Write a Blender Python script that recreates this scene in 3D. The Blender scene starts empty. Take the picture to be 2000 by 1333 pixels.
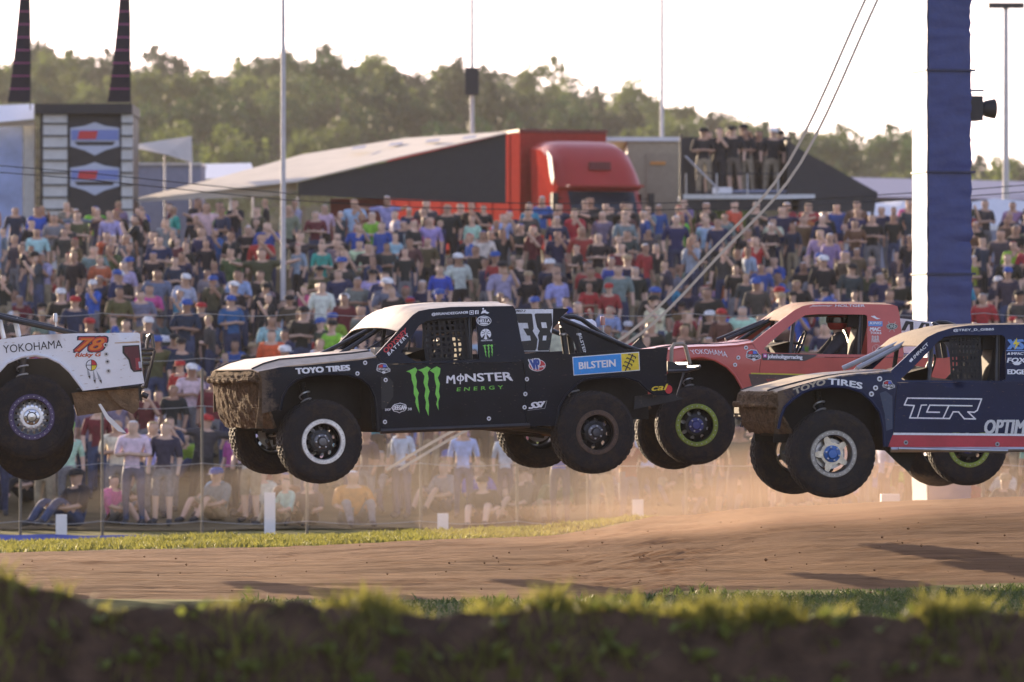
import bpy, bmesh, math, random
import numpy as np
from mathutils import Vector, Matrix, noise as mnoise
from mathutils.geometry import delaunay_2d_cdt

random.seed(7)
SC = bpy.context.scene
COL = SC.collection
R = math.radians

# ------------------------------------------------------------------ camera
F = 11100.0          # focal length in pixels of the 2000 px wide photograph
HY = 740.0           # pixel row of the horizon
CZ = 1.95            # camera height above the track
cd = bpy.data.cameras.new('camera')
cam = bpy.data.objects.new('camera', cd)
COL.objects.link(cam)
cam.location = (0, 0, CZ)
cam.rotation_euler = (R(90) + math.atan((HY - 666.5) / F), 0, 0)
cd.sensor_width = 36
cd.lens = F * 36 / 2000
cd.clip_start = 0.5
cd.clip_end = 6000
cd.dof.use_dof = True
cd.dof.focus_distance = 60
cd.dof.aperture_fstop = 3.2
SC.camera = cam

# ------------------------------------------------------------------ world and sun
SUN_EL, SUN_AZ = 9.5, 64.0      # degrees: elevation; how far behind the picture plane (sun stands at the left)
W = bpy.data.worlds.new('World')
SC.world = W
W.use_nodes = True
nt = W.node_tree
nt.nodes.clear()
wo = nt.nodes.new('ShaderNodeOutputWorld')
bg = nt.nodes.new('ShaderNodeBackground')
sky = nt.nodes.new('ShaderNodeTexSky')
sky.sky_type = 'NISHITA'
sky.sun_disc = False
sky.sun_elevation = R(SUN_EL)
sky.sun_rotation = R(SUN_AZ - 90)
sky.air_density = 1.0
sky.dust_density = 1.2
sky.ozone_density = 1.0
hs = nt.nodes.new('ShaderNodeHueSaturation')
hs.inputs['Saturation'].default_value = 0.65
bg.inputs['Strength'].default_value = 0.14
nt.links.new(sky.outputs[0], hs.inputs['Color'])
tint = nt.nodes.new('ShaderNodeMix')
tint.data_type = 'RGBA'
tint.blend_type = 'MULTIPLY'
tint.inputs['Factor'].default_value = 1.0
tint.inputs['B'].default_value = (0.98, 0.94, 1.22, 1)      # white balance of a thin evening cloud veil, the same all over the sky
nt.links.new(hs.outputs[0], tint.inputs['A'])
nt.links.new(tint.outputs['Result'], bg.inputs['Color'])
nt.links.new(bg.outputs[0], wo.inputs['Surface'])

sd = bpy.data.lights.new('sun', 'SUN')
sd.energy = 5.0
sd.angle = R(0.6)
sd.color = (1.0, 0.76, 0.50)
sun = bpy.data.objects.new('sun', sd)
COL.objects.link(sun)
_s = Vector((-math.cos(R(SUN_EL)) * math.cos(R(SUN_AZ)), math.cos(R(SUN_EL)) * math.sin(R(SUN_AZ)), math.sin(R(SUN_EL))))
sun.rotation_euler = _s.to_track_quat('Z', 'Y').to_euler()
sun.location = (-30, 20, 30)

SC.view_settings.view_transform = 'Standard'
SC.view_settings.look = 'None'
SC.view_settings.exposure = 1.25
SC.view_settings.gamma = 1
SC.view_settings.use_curve_mapping = False
SC.render.engine = 'CYCLES'
SC.cycles.use_denoising = True
SC.cycles.volume_bounces = 1
SC.cycles.max_bounces = 6
SC.cycles.transparent_max_bounces = 16
SC.cycles.sample_clamp_indirect = 4

# ------------------------------------------------------------------ materials
MATS = {}

def M(name, col, rough=0.6, metal=0.0, var=0.12, vs=6.0, bump=0.0, bs=40.0, mud=None, mudcol=(0.30, 0.215, 0.14),
      coat=0.0, objcol=False, attr=None, trans=0.0, alpha=1.0, emit=0.0, spec=0.5):
    if name in MATS:
        return MATS[name]
    m = bpy.data.materials.new(name)
    m.use_nodes = True
    n, l = m.node_tree.nodes, m.node_tree.links
    b = n['Principled BSDF']
    b.inputs['Roughness'].default_value = rough
    b.inputs['Metallic'].default_value = metal
    b.inputs['Coat Weight'].default_value = coat
    b.inputs['Coat Roughness'].default_value = 0.12
    b.inputs['Specular IOR Level'].default_value = spec
    tc = n.new('ShaderNodeTexCoord')
    nz = n.new('ShaderNodeTexNoise')
    nz.inputs['Scale'].default_value = vs
    nz.inputs['Detail'].default_value = 5
    nz.inputs['Roughness'].default_value = 0.65
    l.new(tc.outputs['Object'], nz.inputs['Vector'])
    mr = n.new('ShaderNodeMapRange')
    mr.inputs['From Min'].default_value = 0.3
    mr.inputs['From Max'].default_value = 0.7
    mr.inputs['To Min'].default_value = 1 - var
    mr.inputs['To Max'].default_value = 1 + var
    l.new(nz.outputs['Fac'], mr.inputs['Value'])
    vm = n.new('ShaderNodeVectorMath')
    vm.operation = 'SCALE'
    if objcol:
        oi = n.new('ShaderNodeObjectInfo')
        l.new(oi.outputs['Color'], vm.inputs[0])
    elif attr:
        at_ = n.new('ShaderNodeAttribute')
        at_.attribute_name = attr
        l.new(at_.outputs['Color'], vm.inputs[0])
    else:
        vm.inputs[0].default_value = col
    l.new(mr.outputs[0], vm.inputs['Scale'])
    cout = vm.outputs[0]
    if mud:
        # mud = (base amount, gain along +x, x at which the gain starts, fine speckle amount)
        amt, gx, x0, spk = mud
        sx = n.new('ShaderNodeSeparateXYZ')
        l.new(tc.outputs['Object'], sx.inputs[0])
        m1 = n.new('ShaderNodeMath'); m1.operation = 'SUBTRACT'; m1.inputs[1].default_value = x0
        l.new(sx.outputs['X'], m1.inputs[0])
        m2 = n.new('ShaderNodeMath'); m2.operation = 'MULTIPLY'; m2.inputs[1].default_value = gx; m2.use_clamp = True
        l.new(m1.outputs[0], m2.inputs[0])
        n2 = n.new('ShaderNodeTexNoise'); n2.inputs['Scale'].default_value = 9; n2.inputs['Detail'].default_value = 8; n2.inputs['Roughness'].default_value = 0.75
        l.new(tc.outputs['Object'], n2.inputs['Vector'])
        n3 = n.new('ShaderNodeTexNoise'); n3.inputs['Scale'].default_value = 55; n3.inputs['Detail'].default_value = 3
        mp = n.new('ShaderNodeMapping'); mp.inputs['Scale'].default_value = (0.35, 1, 1)
        l.new(tc.outputs['Object'], mp.inputs[0]); l.new(mp.outputs[0], n3.inputs['Vector'])
        a1 = n.new('ShaderNodeMath'); a1.operation = 'ADD'
        l.new(n2.outputs['Fac'], a1.inputs[0]); l.new(m2.outputs[0], a1.inputs[1])
        r1 = n.new('ShaderNodeMapRange'); r1.interpolation_type = 'SMOOTHSTEP'
        r1.inputs['From Min'].default_value = 1.0 - amt - 0.25; r1.inputs['From Max'].default_value = 1.0 - amt
        l.new(a1.outputs[0], r1.inputs['Value'])
        r2 = n.new('ShaderNodeMapRange'); r2.interpolation_type = 'SMOOTHSTEP'
        r2.inputs['From Min'].default_value = 0.74 - spk; r2.inputs['From Max'].default_value = 0.80 - spk
        l.new(n3.outputs['Fac'], r2.inputs['Value'])
        r2m = n.new('ShaderNodeMath'); r2m.operation = 'MULTIPLY'; r2m.inputs[1].default_value = 0.55
        l.new(r2.outputs[0], r2m.inputs[0])
        mx = n.new('ShaderNodeMath'); mx.operation = 'MAXIMUM'
        l.new(r1.outputs[0], mx.inputs[0]); l.new(r2m.outputs[0], mx.inputs[1])
        mc = n.new('ShaderNodeMix'); mc.data_type = 'RGBA'
        mud2 = n.new('ShaderNodeVectorMath'); mud2.operation = 'SCALE'; mud2.inputs[0].default_value = mudcol
        mr3 = n.new('ShaderNodeMapRange'); mr3.inputs['To Min'].default_value = 0.6; mr3.inputs['To Max'].default_value = 1.35
        l.new(n3.outputs['Fac'], mr3.inputs['Value']); l.new(mr3.outputs[0], mud2.inputs['Scale'])
        l.new(mx.outputs[0], mc.inputs['Factor']); l.new(cout, mc.inputs['A']); l.new(mud2.outputs[0], mc.inputs['B'])
        cout = mc.outputs['Result']
        rr = n.new('ShaderNodeMapRange'); rr.inputs['To Min'].default_value = rough; rr.inputs['To Max'].default_value = 0.95
        l.new(mx.outputs[0], rr.inputs['Value']); l.new(rr.outputs[0], b.inputs['Roughness'])
        rc = n.new('ShaderNodeMapRange'); rc.inputs['To Min'].default_value = coat; rc.inputs['To Max'].default_value = 0
        l.new(mx.outputs[0], rc.inputs['Value']); l.new(rc.outputs[0], b.inputs['Coat Weight'])
        bm_ = n.new('ShaderNodeBump'); bm_.inputs['Strength'].default_value = 0.6; bm_.inputs['Distance'].default_value = 0.02
        ml = n.new('ShaderNodeMath'); ml.operation = 'MULTIPLY'
        l.new(n2.outputs['Fac'], ml.inputs[0]); l.new(mx.outputs[0], ml.inputs[1])
        l.new(ml.outputs[0], bm_.inputs['Height']); l.new(bm_.outputs[0], b.inputs['Normal'])
    elif bump:
        n2 = n.new('ShaderNodeTexNoise'); n2.inputs['Scale'].default_value = bs; n2.inputs['Detail'].default_value = 6
        l.new(tc.outputs['Object'], n2.inputs['Vector'])
        bm_ = n.new('ShaderNodeBump'); bm_.inputs['Strength'].default_value = bump; bm_.inputs['Distance'].default_value = 0.03
        l.new(n2.outputs['Fac'], bm_.inputs['Height']); l.new(bm_.outputs[0], b.inputs['Normal'])
    l.new(cout, b.inputs['Base Color'])
    if alpha < 1:
        b.inputs['Alpha'].default_value = alpha
    if trans:
        out = n['Material Output']
        tl = n.new('ShaderNodeBsdfTranslucent')
        l.new(cout, tl.inputs['Color'])
        ms = n.new('ShaderNodeMixShader')
        ms.inputs[0].default_value = trans
        l.new(b.outputs[0], ms.inputs[1]); l.new(tl.outputs[0], ms.inputs[2])
        l.new(ms.outputs[0], out.inputs['Surface'])
    MATS[name] = m
    return m

# ------------------------------------------------------------------ geometry helpers
def at(px, py, d):
    """the point at depth d that shows at photograph pixel (px, py)"""
    return Vector(((px - 1000) / F * d, d, CZ - (py - HY) / F * d))

def fin(o, name, parent=None):
    COL.objects.link(o)
    if parent is not None:
        o.parent = parent
    return o

def tag(o, label=None, cat=None, group=None, kind=None):
    if label: o['label'] = label
    if cat: o['category'] = cat
    if group: o['group'] = group
    if kind: o['kind'] = kind
    return o

def thing(name, label, cat, loc=(0, 0, 0), rz=0.0, group=None):
    o = bpy.data.objects.new(name, None)
    o.empty_display_size = 0.2
    o.location = loc
    o.rotation_euler = (0, 0, rz)
    COL.objects.link(o)
    return tag(o, label, cat, group)

class MB:
    """collects shapes and links them as one mesh object"""
    def __init__(s):
        s.v = []; s.f = []
    def add(s, v, f):
        k = len(s.v)
        s.v += [tuple(p) for p in v]
        s.f += [tuple(i + k for i in q) for q in f]
        return s
    def box(s, c, size, m=None):
        x, y, z = (a / 2 for a in size)
        v = [Vector((i * x, j * y, k * z)) for i in (-1, 1) for j in (-1, 1) for k in (-1, 1)]
        c = Vector(c)
        v = [(m @ p if m is not None else p) + c for p in v]
        return s.add(v, [(0, 1, 3, 2), (4, 6, 7, 5), (0, 4, 5, 1), (2, 3, 7, 6), (0, 2, 6, 4), (1, 5, 7, 3)])
    def tube(s, pts, r, n=8, cap=True):
        pts = [Vector(p) for p in pts]
        rs = r if isinstance(r, (list, tuple)) else [r] * len(pts)
        v = []; f = []
        up = None
        for i, p in enumerate(pts):
            a = pts[max(0, i - 1)]; b = pts[min(len(pts) - 1, i + 1)]
            t = (b - a).normalized()
            if up is None:
                up = Vector((0, 0, 1)) if abs(t.z) < 0.9 else Vector((1, 0, 0))
            u = t.cross(up)
            if u.length < 1e-5:
                u = t.cross(Vector((0.3, 1, 0.2)))
            u.normalize(); w = u.cross(t); up = w
            for k in range(n):
                an = 2 * math.pi * k / n
                v.append(p + (u * math.cos(an) + w * math.sin(an)) * rs[i])
        for i in range(len(pts) - 1):
            for k in range(n):
                k2 = (k + 1) % n
                f.append((i * n + k, i * n + k2, (i + 1) * n + k2, (i + 1) * n + k))
        if cap:
            f.append(tuple(range(n - 1, -1, -1)))
            f.append(tuple((len(pts) - 1) * n + k for k in range(n)))
        return s.add(v, f)
    def lathe(s, prof, n=32, c=(0, 0, 0), axis='y', closed=False, mod=None):
        """prof = [(radius, along-axis)]"""
        v = []; f = []
        c = Vector(c)
        for i, (r, a) in enumerate(prof):
            for k in range(n):
                an = 2 * math.pi * k / n
                rr = r if mod is None else mod(i, k, r)
                p = {'y': (rr * math.cos(an), a, rr * math.sin(an)), 'z': (rr * math.cos(an), rr * math.sin(an), a),
                     'x': (a, rr * math.cos(an), rr * math.sin(an))}[axis]
                v.append(c + Vector(p))
        m = len(prof)
        for i in range(m if closed else m - 1):
            for k in range(n):
                k2 = (k + 1) % n; i2 = (i + 1) % m
                f.append((i * n + k, i2 * n + k, i2 * n + k2, i * n + k2))
        return s.add(v, f)
    def prism(s, pts, off):
        """polygon of 3-D points extruded by off"""
        pts = [Vector(p) for p in pts]; off = Vector(off); n = len(pts)
        return s.add(pts + [p + off for p in pts],
                     [tuple(range(n)), tuple(range(2 * n - 1, n - 1, -1))] + [(i, n + i, n + (i + 1) % n, (i + 1) % n) for i in range(n)])
    def grid(s, rows):
        n = len(rows[0])
        v = [p for r in rows for p in r]
        f = [(i * n + j, i * n + j + 1, (i + 1) * n + j + 1, (i + 1) * n + j) for i in range(len(rows) - 1) for j in range(n - 1)]
        return s.add(v, f)
    def mesh(s, name, mat, smooth=True, ang=0.6):
        me = bpy.data.meshes.new(name)
        me.from_pydata(s.v, [], s.f)
        bm = bmesh.new(); bm.from_mesh(me)
        bmesh.ops.recalc_face_normals(bm, faces=bm.faces[:])
        if smooth:
            for q in bm.faces: q.smooth = True
            for e in bm.edges:
                e.smooth = len(e.link_faces) == 2 and e.calc_face_angle(0) < ang
        bm.to_mesh(me); bm.free()
        me.materials.append(mat)
        return me
    def build(s, name, mat, parent=None, smooth=True, ang=0.6):
        return fin(bpy.data.objects.new(name, s.mesh(name, mat, smooth, ang)), name, parent)

def solidify(o, t):
    md = o.modifiers.new('s', 'SOLIDIFY'); md.thickness = t; md.offset = -1 if t > 0 else -1
    return o

def inside(p, poly):
    x, y = p; c = False; n = len(poly)
    for i in range(n):
        x1, y1 = poly[i]; x2, y2 = poly[i - 1]
        if (y1 > y) != (y2 > y) and x < (x2 - x1) * (y - y1) / (y2 - y1) + x1:
            c = not c
    return c

def fill2d(outer, holes=(), step=0.08):
    """triangles covering outer minus holes, with inner grid points"""
    pts = []; edges = []
    for loop in (outer, *holes):
        k = len(pts); dense = []
        for i, a in enumerate(loop):
            b = loop[(i + 1) % len(loop)]
            m = max(1, int(math.hypot(b[0] - a[0], b[1] - a[1]) / step))
            dense += [(a[0] + (b[0] - a[0]) * t / m, a[1] + (b[1] - a[1]) * t / m) for t in range(m)]
        pts += dense
        edges += [(k + i, k + (i + 1) % len(dense)) for i in range(len(dense))]
    xs = [p[0] for p in outer]; ys = [p[1] for p in outer]
    nb = np.array(pts)
    x = min(xs) + step / 2
    while x < max(xs):
        y = min(ys) + step / 2
        while y < max(ys):
            if inside((x, y), outer) and not any(inside((x, y), h) for h in holes):
                if ((nb[:, 0] - x) ** 2 + (nb[:, 1] - y) ** 2).min() > (step * 0.45) ** 2:
                    pts.append((x, y))
            y += step
        x += step
    v, e, f, *_ = delaunay_2d_cdt([Vector(p) for p in pts], edges, [], 0, 1e-5)
    keep = []
    for q in f:
        c = (sum(v[i][0] for i in q) / len(q), sum(v[i][1] for i in q) / len(q))
        if inside(c, outer) and not any(inside(c, h) for h in holes):
            keep.append(tuple(q))
    return [tuple(p) for p in v], keep

FONT_CACHE = {}
def text2d(s, bold=0.0, shear=0.0, space=1.0):
    key = (s, bold, shear, space)
    if key not in FONT_CACHE:
        cu = bpy.data.curves.new('t', 'FONT')
        cu.body = s; cu.size = 1; cu.offset = bold; cu.shear = shear; cu.space_character = space
        cu.resolution_u = 3
        o = bpy.data.objects.new('t', cu)
        COL.objects.link(o)
        dg = bpy.context.evaluated_depsgraph_get()
        me = bpy.data.meshes.new_from_object(o.evaluated_get(dg))
        v = np.array([tuple(q.co) for q in me.vertices])
        f = [tuple(p.vertices) for p in me.polygons]
        bpy.data.objects.remove(o); bpy.data.curves.remove(cu); bpy.data.meshes.remove(me)
        lo = v[:, :2].min(0); hi = v[:, :2].max(0)
        FONT_CACHE[key] = ((v[:, :2] - lo) / (hi - lo), f)
    return FONT_CACHE[key]

def lerp_tab(tab, x):
    if x <= tab[0][0]: return tab[0][1]
    for (a, b), (c, d) in zip(tab, tab[1:]):
        if x <= c:
            t = (x - a) / (c - a); t = t * t * (3 - 2 * t)
            return b + (d - b) * t
    return tab[-1][1]

def sstep(a, b, x):
    t = min(1, max(0, (x - a) / (b - a))); return t * t * (3 - 2 * t)

# ------------------------------------------------------------------ the setting: ground, track, berm, bank, hill
def nz(x, y, z=0.0):
    return mnoise.noise(Vector((x, y, z)))

def ramp(x):
    return lerp_tab([(-9, -0.10), (-3, -0.02), (0, 0.10), (2, 0.24), (3.5, 0.38), (5, 0.46), (6.5, 0.50), (12, 0.6)], x)

BANK0, BANK1 = 104.0, 141.0
def H(x, y):
    z = -0.10
    z += ramp(x) * sstep(54, 69, y) * (1 - sstep(72, 86, y))
    z -= 0.30 * sstep(76, 88, y) + 0.22 * sstep(72.5, 80, y) * (1 - sstep(98, 110, y))
    z += 0.06 * nz(x * 0.25, y * 0.25, 3)
    z += 5.05 * min(1, max(0, (y - BANK0) / (BANK1 - BANK0)))
    if y < 50:
        z -= 0.35 * sstep(50, 30, y)
    return z

def axis(parts):
    out = []
    for a, b, st in parts:
        t = a
        while t < b - 1e-6:
            out.append(t); t += st
    out.append(parts[-1][1]); return out

xs = axis([(-1400, -500, 150), (-500, -60, 40), (-60, -14, 4), (-14, 14, 0.4), (14, 60, 4), (60, 500, 40), (500, 1400, 150)])
ys = axis([(-60, 20, 8), (20, 50, 3), (50, 80, 0.5), (80, 150, 1.5), (150, 300, 12), (300, 1200, 90), (1200, 1600, 200)])
g = MB().grid([[(x, y, H(x, y)) for x in xs] for y in ys])
m_ground = M('ground_grass', (0.17, 0.155, 0.055), 0.95, spec=0.03, var=0.45, vs=0.9, bump=0.4, bs=12)
tag(g.build('ground', m_ground), kind='structure')

# the spectator bank: trampled grass and bare soil
xs = axis([(-60, -22, 4), (-22, 22, 0.8), (22, 60, 4)])
ys = axis([(96, 150, 0.8)])
g = MB().grid([[(x, y, H(x, y) + 0.03 + 0.05 * nz(x * .8, y * .8)) for x in xs] for y in ys])
tag(g.build('grass_bank', M('bank_soil', (0.15, 0.115, 0.06), 0.95, spec=0.03, var=0.4, vs=0.7, bump=0.4, bs=8)), kind='structure')

# dirt track, ruts run along it
def track_far(x): return 69.5 + 8.5 * sstep(0.3, 3.5, x) + 0.9 * nz(x * 0.35, 1.7) + 0.3 * nz(x * 1.5, 9)
def track_near(x): return 52.3 + lerp_tab([(-8, 0), (0.5, 0.2), (2, 2.2), (8, 3.2)], x) + 0.9 * nz(x * 0.4, 5.2)
rows = []
for k in range(121):
    t = k / 120; row = []
    for i in range(161):
        x = -16 + 32 * i / 160
        a, b = track_near(x), track_far(x)
        y = a + (b - a) * t
        e = min(t, 1 - t) * 14
        e = sstep(0, 1, e)
        z = H(x, y) + 0.055 * e - 0.03
        z += e * (0.026 * nz(x * 0.35, y * 2.2, 4) + 0.022 * nz(x * 0.9, y * 5.5, 8) + 0.012 * nz(x * 4, y * 9, 2))
        row.append((x, y, z))
    rows.append(row)
g = MB().grid(rows)
m_dirt = bpy.data.materials.new('track_dirt')
m_dirt.use_nodes = True
_n, _l = m_dirt.node_tree.nodes, m_dirt.node_tree.links
_tc = _n.new('ShaderNodeTexCoord'); _mp = _n.new('ShaderNodeMapping'); _mp.inputs['Scale'].default_value = (0.25, 1.6, 1)
_nz = _n.new('ShaderNodeTexNoise'); _nz.inputs['Scale'].default_value = 2.2; _nz.inputs['Detail'].default_value = 9; _nz.inputs['Roughness'].default_value = 0.7
_cr = _n.new('ShaderNodeValToRGB')
_cr.color_ramp.elements[0].position = 0.3; _cr.color_ramp.elements[0].color = (0.14, 0.072, 0.034, 1)
_cr.color_ramp.elements[1].position = 0.72; _cr.color_ramp.elements[1].color = (0.32, 0.185, 0.095, 1)
_bp = _n.new('ShaderNodeBump'); _bp.inputs['Strength'].default_value = 0.4; _bp.inputs['Distance'].default_value = 0.05
_n2 = _n.new('ShaderNodeTexNoise'); _n2.inputs['Scale'].default_value = 14; _n2.inputs['Detail'].default_value = 8
_l.new(_tc.outputs['Object'], _mp.inputs[0]); _l.new(_mp.outputs[0], _nz.inputs['Vector']); _l.new(_nz.outputs['Fac'], _cr.inputs[0])
_l.new(_mp.outputs[0], _n2.inputs['Vector']); _l.new(_n2.outputs['Fac'], _bp.inputs['Height'])
_b = _n['Principled BSDF']; _b.inputs['Roughness'].default_value = 0.95; _b.inputs['Specular IOR Level'].default_value = 0.04
_l.new(_cr.outputs[0], _b.inputs['Base Color']); _l.new(_bp.outputs[0], _b.inputs['Normal'])
tag(g.build('dirt_track', m_dirt), kind='structure')

# foreground berm
def berm_top(x):
    px = 1000 + x * F / 18
    py = lerp_tab([(-400, 1120), (0, 1136), (110, 1160), (300, 1180), (600, 1190), (1100, 1196), (1500, 1200), (2000, 1196), (2400, 1190)], px)
    return CZ - (py - HY) / F * 18
BY = 26.0                     # depth of the berm's crest
BK = BY / 18
def BH(x, y):
    x, y = x / BK, 18 + (y - BY) / BK
    top = berm_top(x) + 0.055 * nz(x * 2.0, 3.1) + 0.03 * nz(x * 6, 1.1)
    yr = 18 + 0.12 * nz(x * 1.3, 8)
    if y < yr:
        z = top - 1.25 * (yr - y) ** 1.15 / 1.0
    else:
        z = top - 0.30 * (y - yr) - 0.10 * (y - yr) ** 2
    z += (0.05 * nz(x * 3, y * 3, 1) + 0.03 * nz(x * 8, y * 8, 2) + 0.014 * nz(x * 20, y * 20, 3)) * (1 if y < yr else 0.5)
    return max(CZ - BK * (CZ - z), -0.45)
xs = axis([(-10, -3.2, 0.4), (-3.2, 3.2, 0.03), (3.2, 10, 0.4)])
ys = axis([(22.5, 24.6, 0.08), (24.6, 27.2, 0.04), (27.2, 33.5, 0.3)])
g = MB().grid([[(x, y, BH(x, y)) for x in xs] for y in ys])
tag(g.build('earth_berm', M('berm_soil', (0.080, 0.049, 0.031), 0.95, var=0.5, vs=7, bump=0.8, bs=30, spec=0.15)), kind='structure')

# wooded hill
SKY_Y = [(-600, 100), (0, 105), (200, 112), (400, 125), (560, 112), (650, 135), (760, 127), (860, 130), (960, 150), (1050, 158), (1110, 188),
         (1200, 208), (1280, 226), (1400, 246), (1500, 262), (1600, 278), (1700, 298), (1800, 322), (1900, 336), (2000, 352), (2600, 420)]
HD = 900.0
TREE_H = 13.0
def hill_top(x):
    px = 1000 + x * F / HD
    return CZ - (lerp_tab(SKY_Y, px) - HY) / F * HD - TREE_H * 0.93
def hill(x, y):
    t = sstep(330, HD, y) if y < HD else 1 - 0.6 * sstep(HD, 1500, y)
    return 4.6 + (hill_top(x) - 4.6) * t
xs = axis([(-1400, -240, 80), (-240, 240, 8), (240, 1400, 80)])
ys = axis([(320, 960, 20), (960, 1500, 90)])
g = MB().grid([[(x, y, hill(x, y) + 0.2) for x in xs] for y in ys])
tag(g.build('wooded_hill', M('hill_floor', (0.045, 0.05, 0.022), 0.95, spec=0.03, var=0.4, vs=0.05)), kind='structure')

# ------------------------------------------------------------------ trees on the hill
def leaf_mesh(name, seed, n_clump, n_leaf, mat, h=8.0, rw=3.4):
    rnd = random.Random(seed)
    v = []; f = []
    for c in range(n_clump):
        # clump centres spread over an egg-shaped shell
        th = rnd.uniform(0, 2 * math.pi); ph = math.acos(rnd.uniform(-0.75, 1))
        rr = rnd.uniform(0.55, 1.0)
        cx = rw * rr * math.sin(ph) * math.cos(th); cy = rw * rr * math.sin(ph) * math.sin(th); cz = h * 0.5 + h * 0.46 * rr * math.cos(ph)
        cr = rnd.uniform(0.55, 1.25)
        for k in range(n_leaf):
            d = Vector((rnd.gauss(0, 1), rnd.gauss(0, 1), rnd.gauss(0, 0.8)))
            d = d.normalized() * cr * rnd.uniform(0.5, 1.05)
            p = Vector((cx, cy, cz)) + d
            a = Vector((rnd.gauss(0, 1), rnd.gauss(0, 1), rnd.gauss(0, 1))).normalized()
            b = a.cross(d.normalized() + Vector((rnd.gauss(0, .5), rnd.gauss(0, .5), rnd.gauss(0, .5))))
            if b.length < 1e-3: continue
            b.normalize(); s = rnd.uniform(0.16, 0.34)
            i = len(v)
            v += [tuple(p + a * s), tuple(p + b * s * .7), tuple(p - a * s), tuple(p - b * s * .7)]
            f.append((i, i + 1, i + 2, i + 3))
    me = bpy.data.meshes.new(name); me.from_pydata(v, [], f); me.materials.append(mat)
    return me

m_leaf = M('tree_leaves', (1, 1, 1), 0.7, var=0.3, vs=0.6, objcol=True, trans=0.35)
m_bark = M('bark', (0.10, 0.08, 0.06), 0.9, var=0.3, vs=4, bump=0.5)
crowns = [leaf_mesh('crown', 10 + i, 46 + 5 * i, 44, m_leaf, 8.4 + 0.5 * i, 3.5 + 0.4 * (i % 3)) for i in range(5)]
tb = MB().tube([(0, 0, -1.5), (0.05, 0, 1.2), (0, 0.05, 3), (0.1, 0, 5.5)], [0.30, 0.24, 0.18, 0.07], 7)
for k in range(6):
    a = k * 1.1
    tb.tube([(0, 0, 2.2 + 0.4 * k), (1.0 * math.cos(a), 1.0 * math.sin(a), 3.4 + 0.4 * k), (2.0 * math.cos(a), 2.0 * math.sin(a), 4.2 + 0.45 * k)], [0.11, 0.07, 0.03], 5)
trunk_me = tb.mesh('trunk', m_bark)
TCOL = [('dark olive', (0.038, 0.054, 0.022)), ('deep green', (0.028, 0.058, 0.022)), ('mid green', (0.052, 0.092, 0.030)), ('yellow green', (0.14, 0.18, 0.045))]
ZONES = [(0, 270, "over the black flag box"), (270, 640, "over the awning's low end"), (640, 1000, "over the awning's high end"),
         (1000, 1330, "over the red semi"), (1330, 1720, "behind the viewing platform"), (1720, 2001, "by the blue tower")]
rt = random.Random(5)
n_t = 0
for row, (d0, st) in enumerate([(908, 3.9), (880, 4.6), (850, 5.0), (815, 5.4), (775, 5.4), (730, 5.6), (680, 5.8), (625, 6.0), (560, 6.2)]):
    x = -0.095 * d0
    while x < 0.095 * d0:
        d = d0 + rt.uniform(-14, 14); xx = x + rt.uniform(-1.6, 1.6)
        px = 1000 + xx / d * F
        x += st * rt.uniform(0.8, 1.25)
        zg = hill(xx, d)
        if HY - (zg + 9 - CZ) / d * F > 470 or not -60 < px < 2060:
            continue
        yl = rt.random() < (0.08, 0.22, 0.32, 0.4, 0.45, 0.45, 0.4, 0.4, 0.4)[row]
        ci = 3 if yl else rt.choice([0, 0, 1, 2])
        zone = next((z for a, b, z in ZONES if a <= px < b), ZONES[0][2] if px < 0 else ZONES[-1][2])
        where = 'on the ridge skyline' if row == 0 else ('under the skyline' if row < 4 else 'low on the ridge')
        s = rt.uniform(0.8, 1.25)
        t = thing('broadleaf_tree', f'{TCOL[ci][0]} tree {where} {zone}', 'tree', (xx, d, zg), rt.uniform(0, 6.28),
                  f'{TCOL[ci][0]} trees {where} {zone}')
        t.scale = (s * rt.uniform(.9, 1.15), s * rt.uniform(.9, 1.15), s * rt.uniform(0.95, 1.2))
        c = fin(bpy.data.objects.new('crown', rt.choice(crowns)), 'crown', t)
        c.location = (0, 0, -0.4)
        q = rt.uniform(0.8, 1.25)
        c.color = (*[min(1, a * q) for a in TCOL[ci][1]], 1)
        fin(bpy.data.objects.new('trunk', trunk_me), 'trunk', t)
        n_t += 1
TREES = [o for o in COL.objects if o.name.startswith('broadleaf_tree')]
ORD = ['first', 'second', 'third', 'fourth', 'fifth', 'sixth', 'seventh', 'eighth', 'ninth', 'tenth', 'eleventh', 'twelfth']
def uniquify(objs):
    by = {}
    for o in objs: by.setdefault(o['label'], []).append(o)
    for lab, os_ in by.items():
        if len(os_) < 2: continue
        os_.sort(key=lambda o: o.location.x / o.location.y)
        for i, o in enumerate(os_):
            o['label'] = lab + (', the left one' if i == 0 else ', the right one') if len(os_) == 2 else f'{lab}, {ORD[min(i, 11)]} from left'
uniquify(TREES)
wv_, wf_ = [], []
rwd = random.Random(77)
src = [(np.array([tuple(v.co) for v in c.vertices]), np.array([tuple(p.vertices) for p in c.polygons])) for c in crowns[:2]]
nb_w = 0
for d0 in (905, 860, 800, 725, 640):
    for sg in (-1, 1):
        x = 0.0965 * d0
        while x < 0.17 * d0:
            d = d0 + rwd.uniform(-14, 14); v0, f0 = rwd.choice(src); v0 = v0[:len(f0) * 2]; f0 = f0[:len(f0) // 2]
            v1 = v0 * rwd.uniform(.95, 1.4) + np.array([sg * x, d, hill(sg * x, d) - .3])
            wv_.append(v1); wf_.append(f0 + nb_w); nb_w += len(v1); x += rwd.uniform(5, 8)
me = bpy.data.meshes.new('distant_wood'); me.from_pydata(np.concatenate(wv_).tolist(), [], np.concatenate(wf_).tolist())
me.materials.append(M('wood_leaves', (0.045, 0.065, 0.024), .7, var=.4, vs=.12, trans=.35))
o = bpy.data.objects.new('distant_wood', me); COL.objects.link(o)
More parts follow.
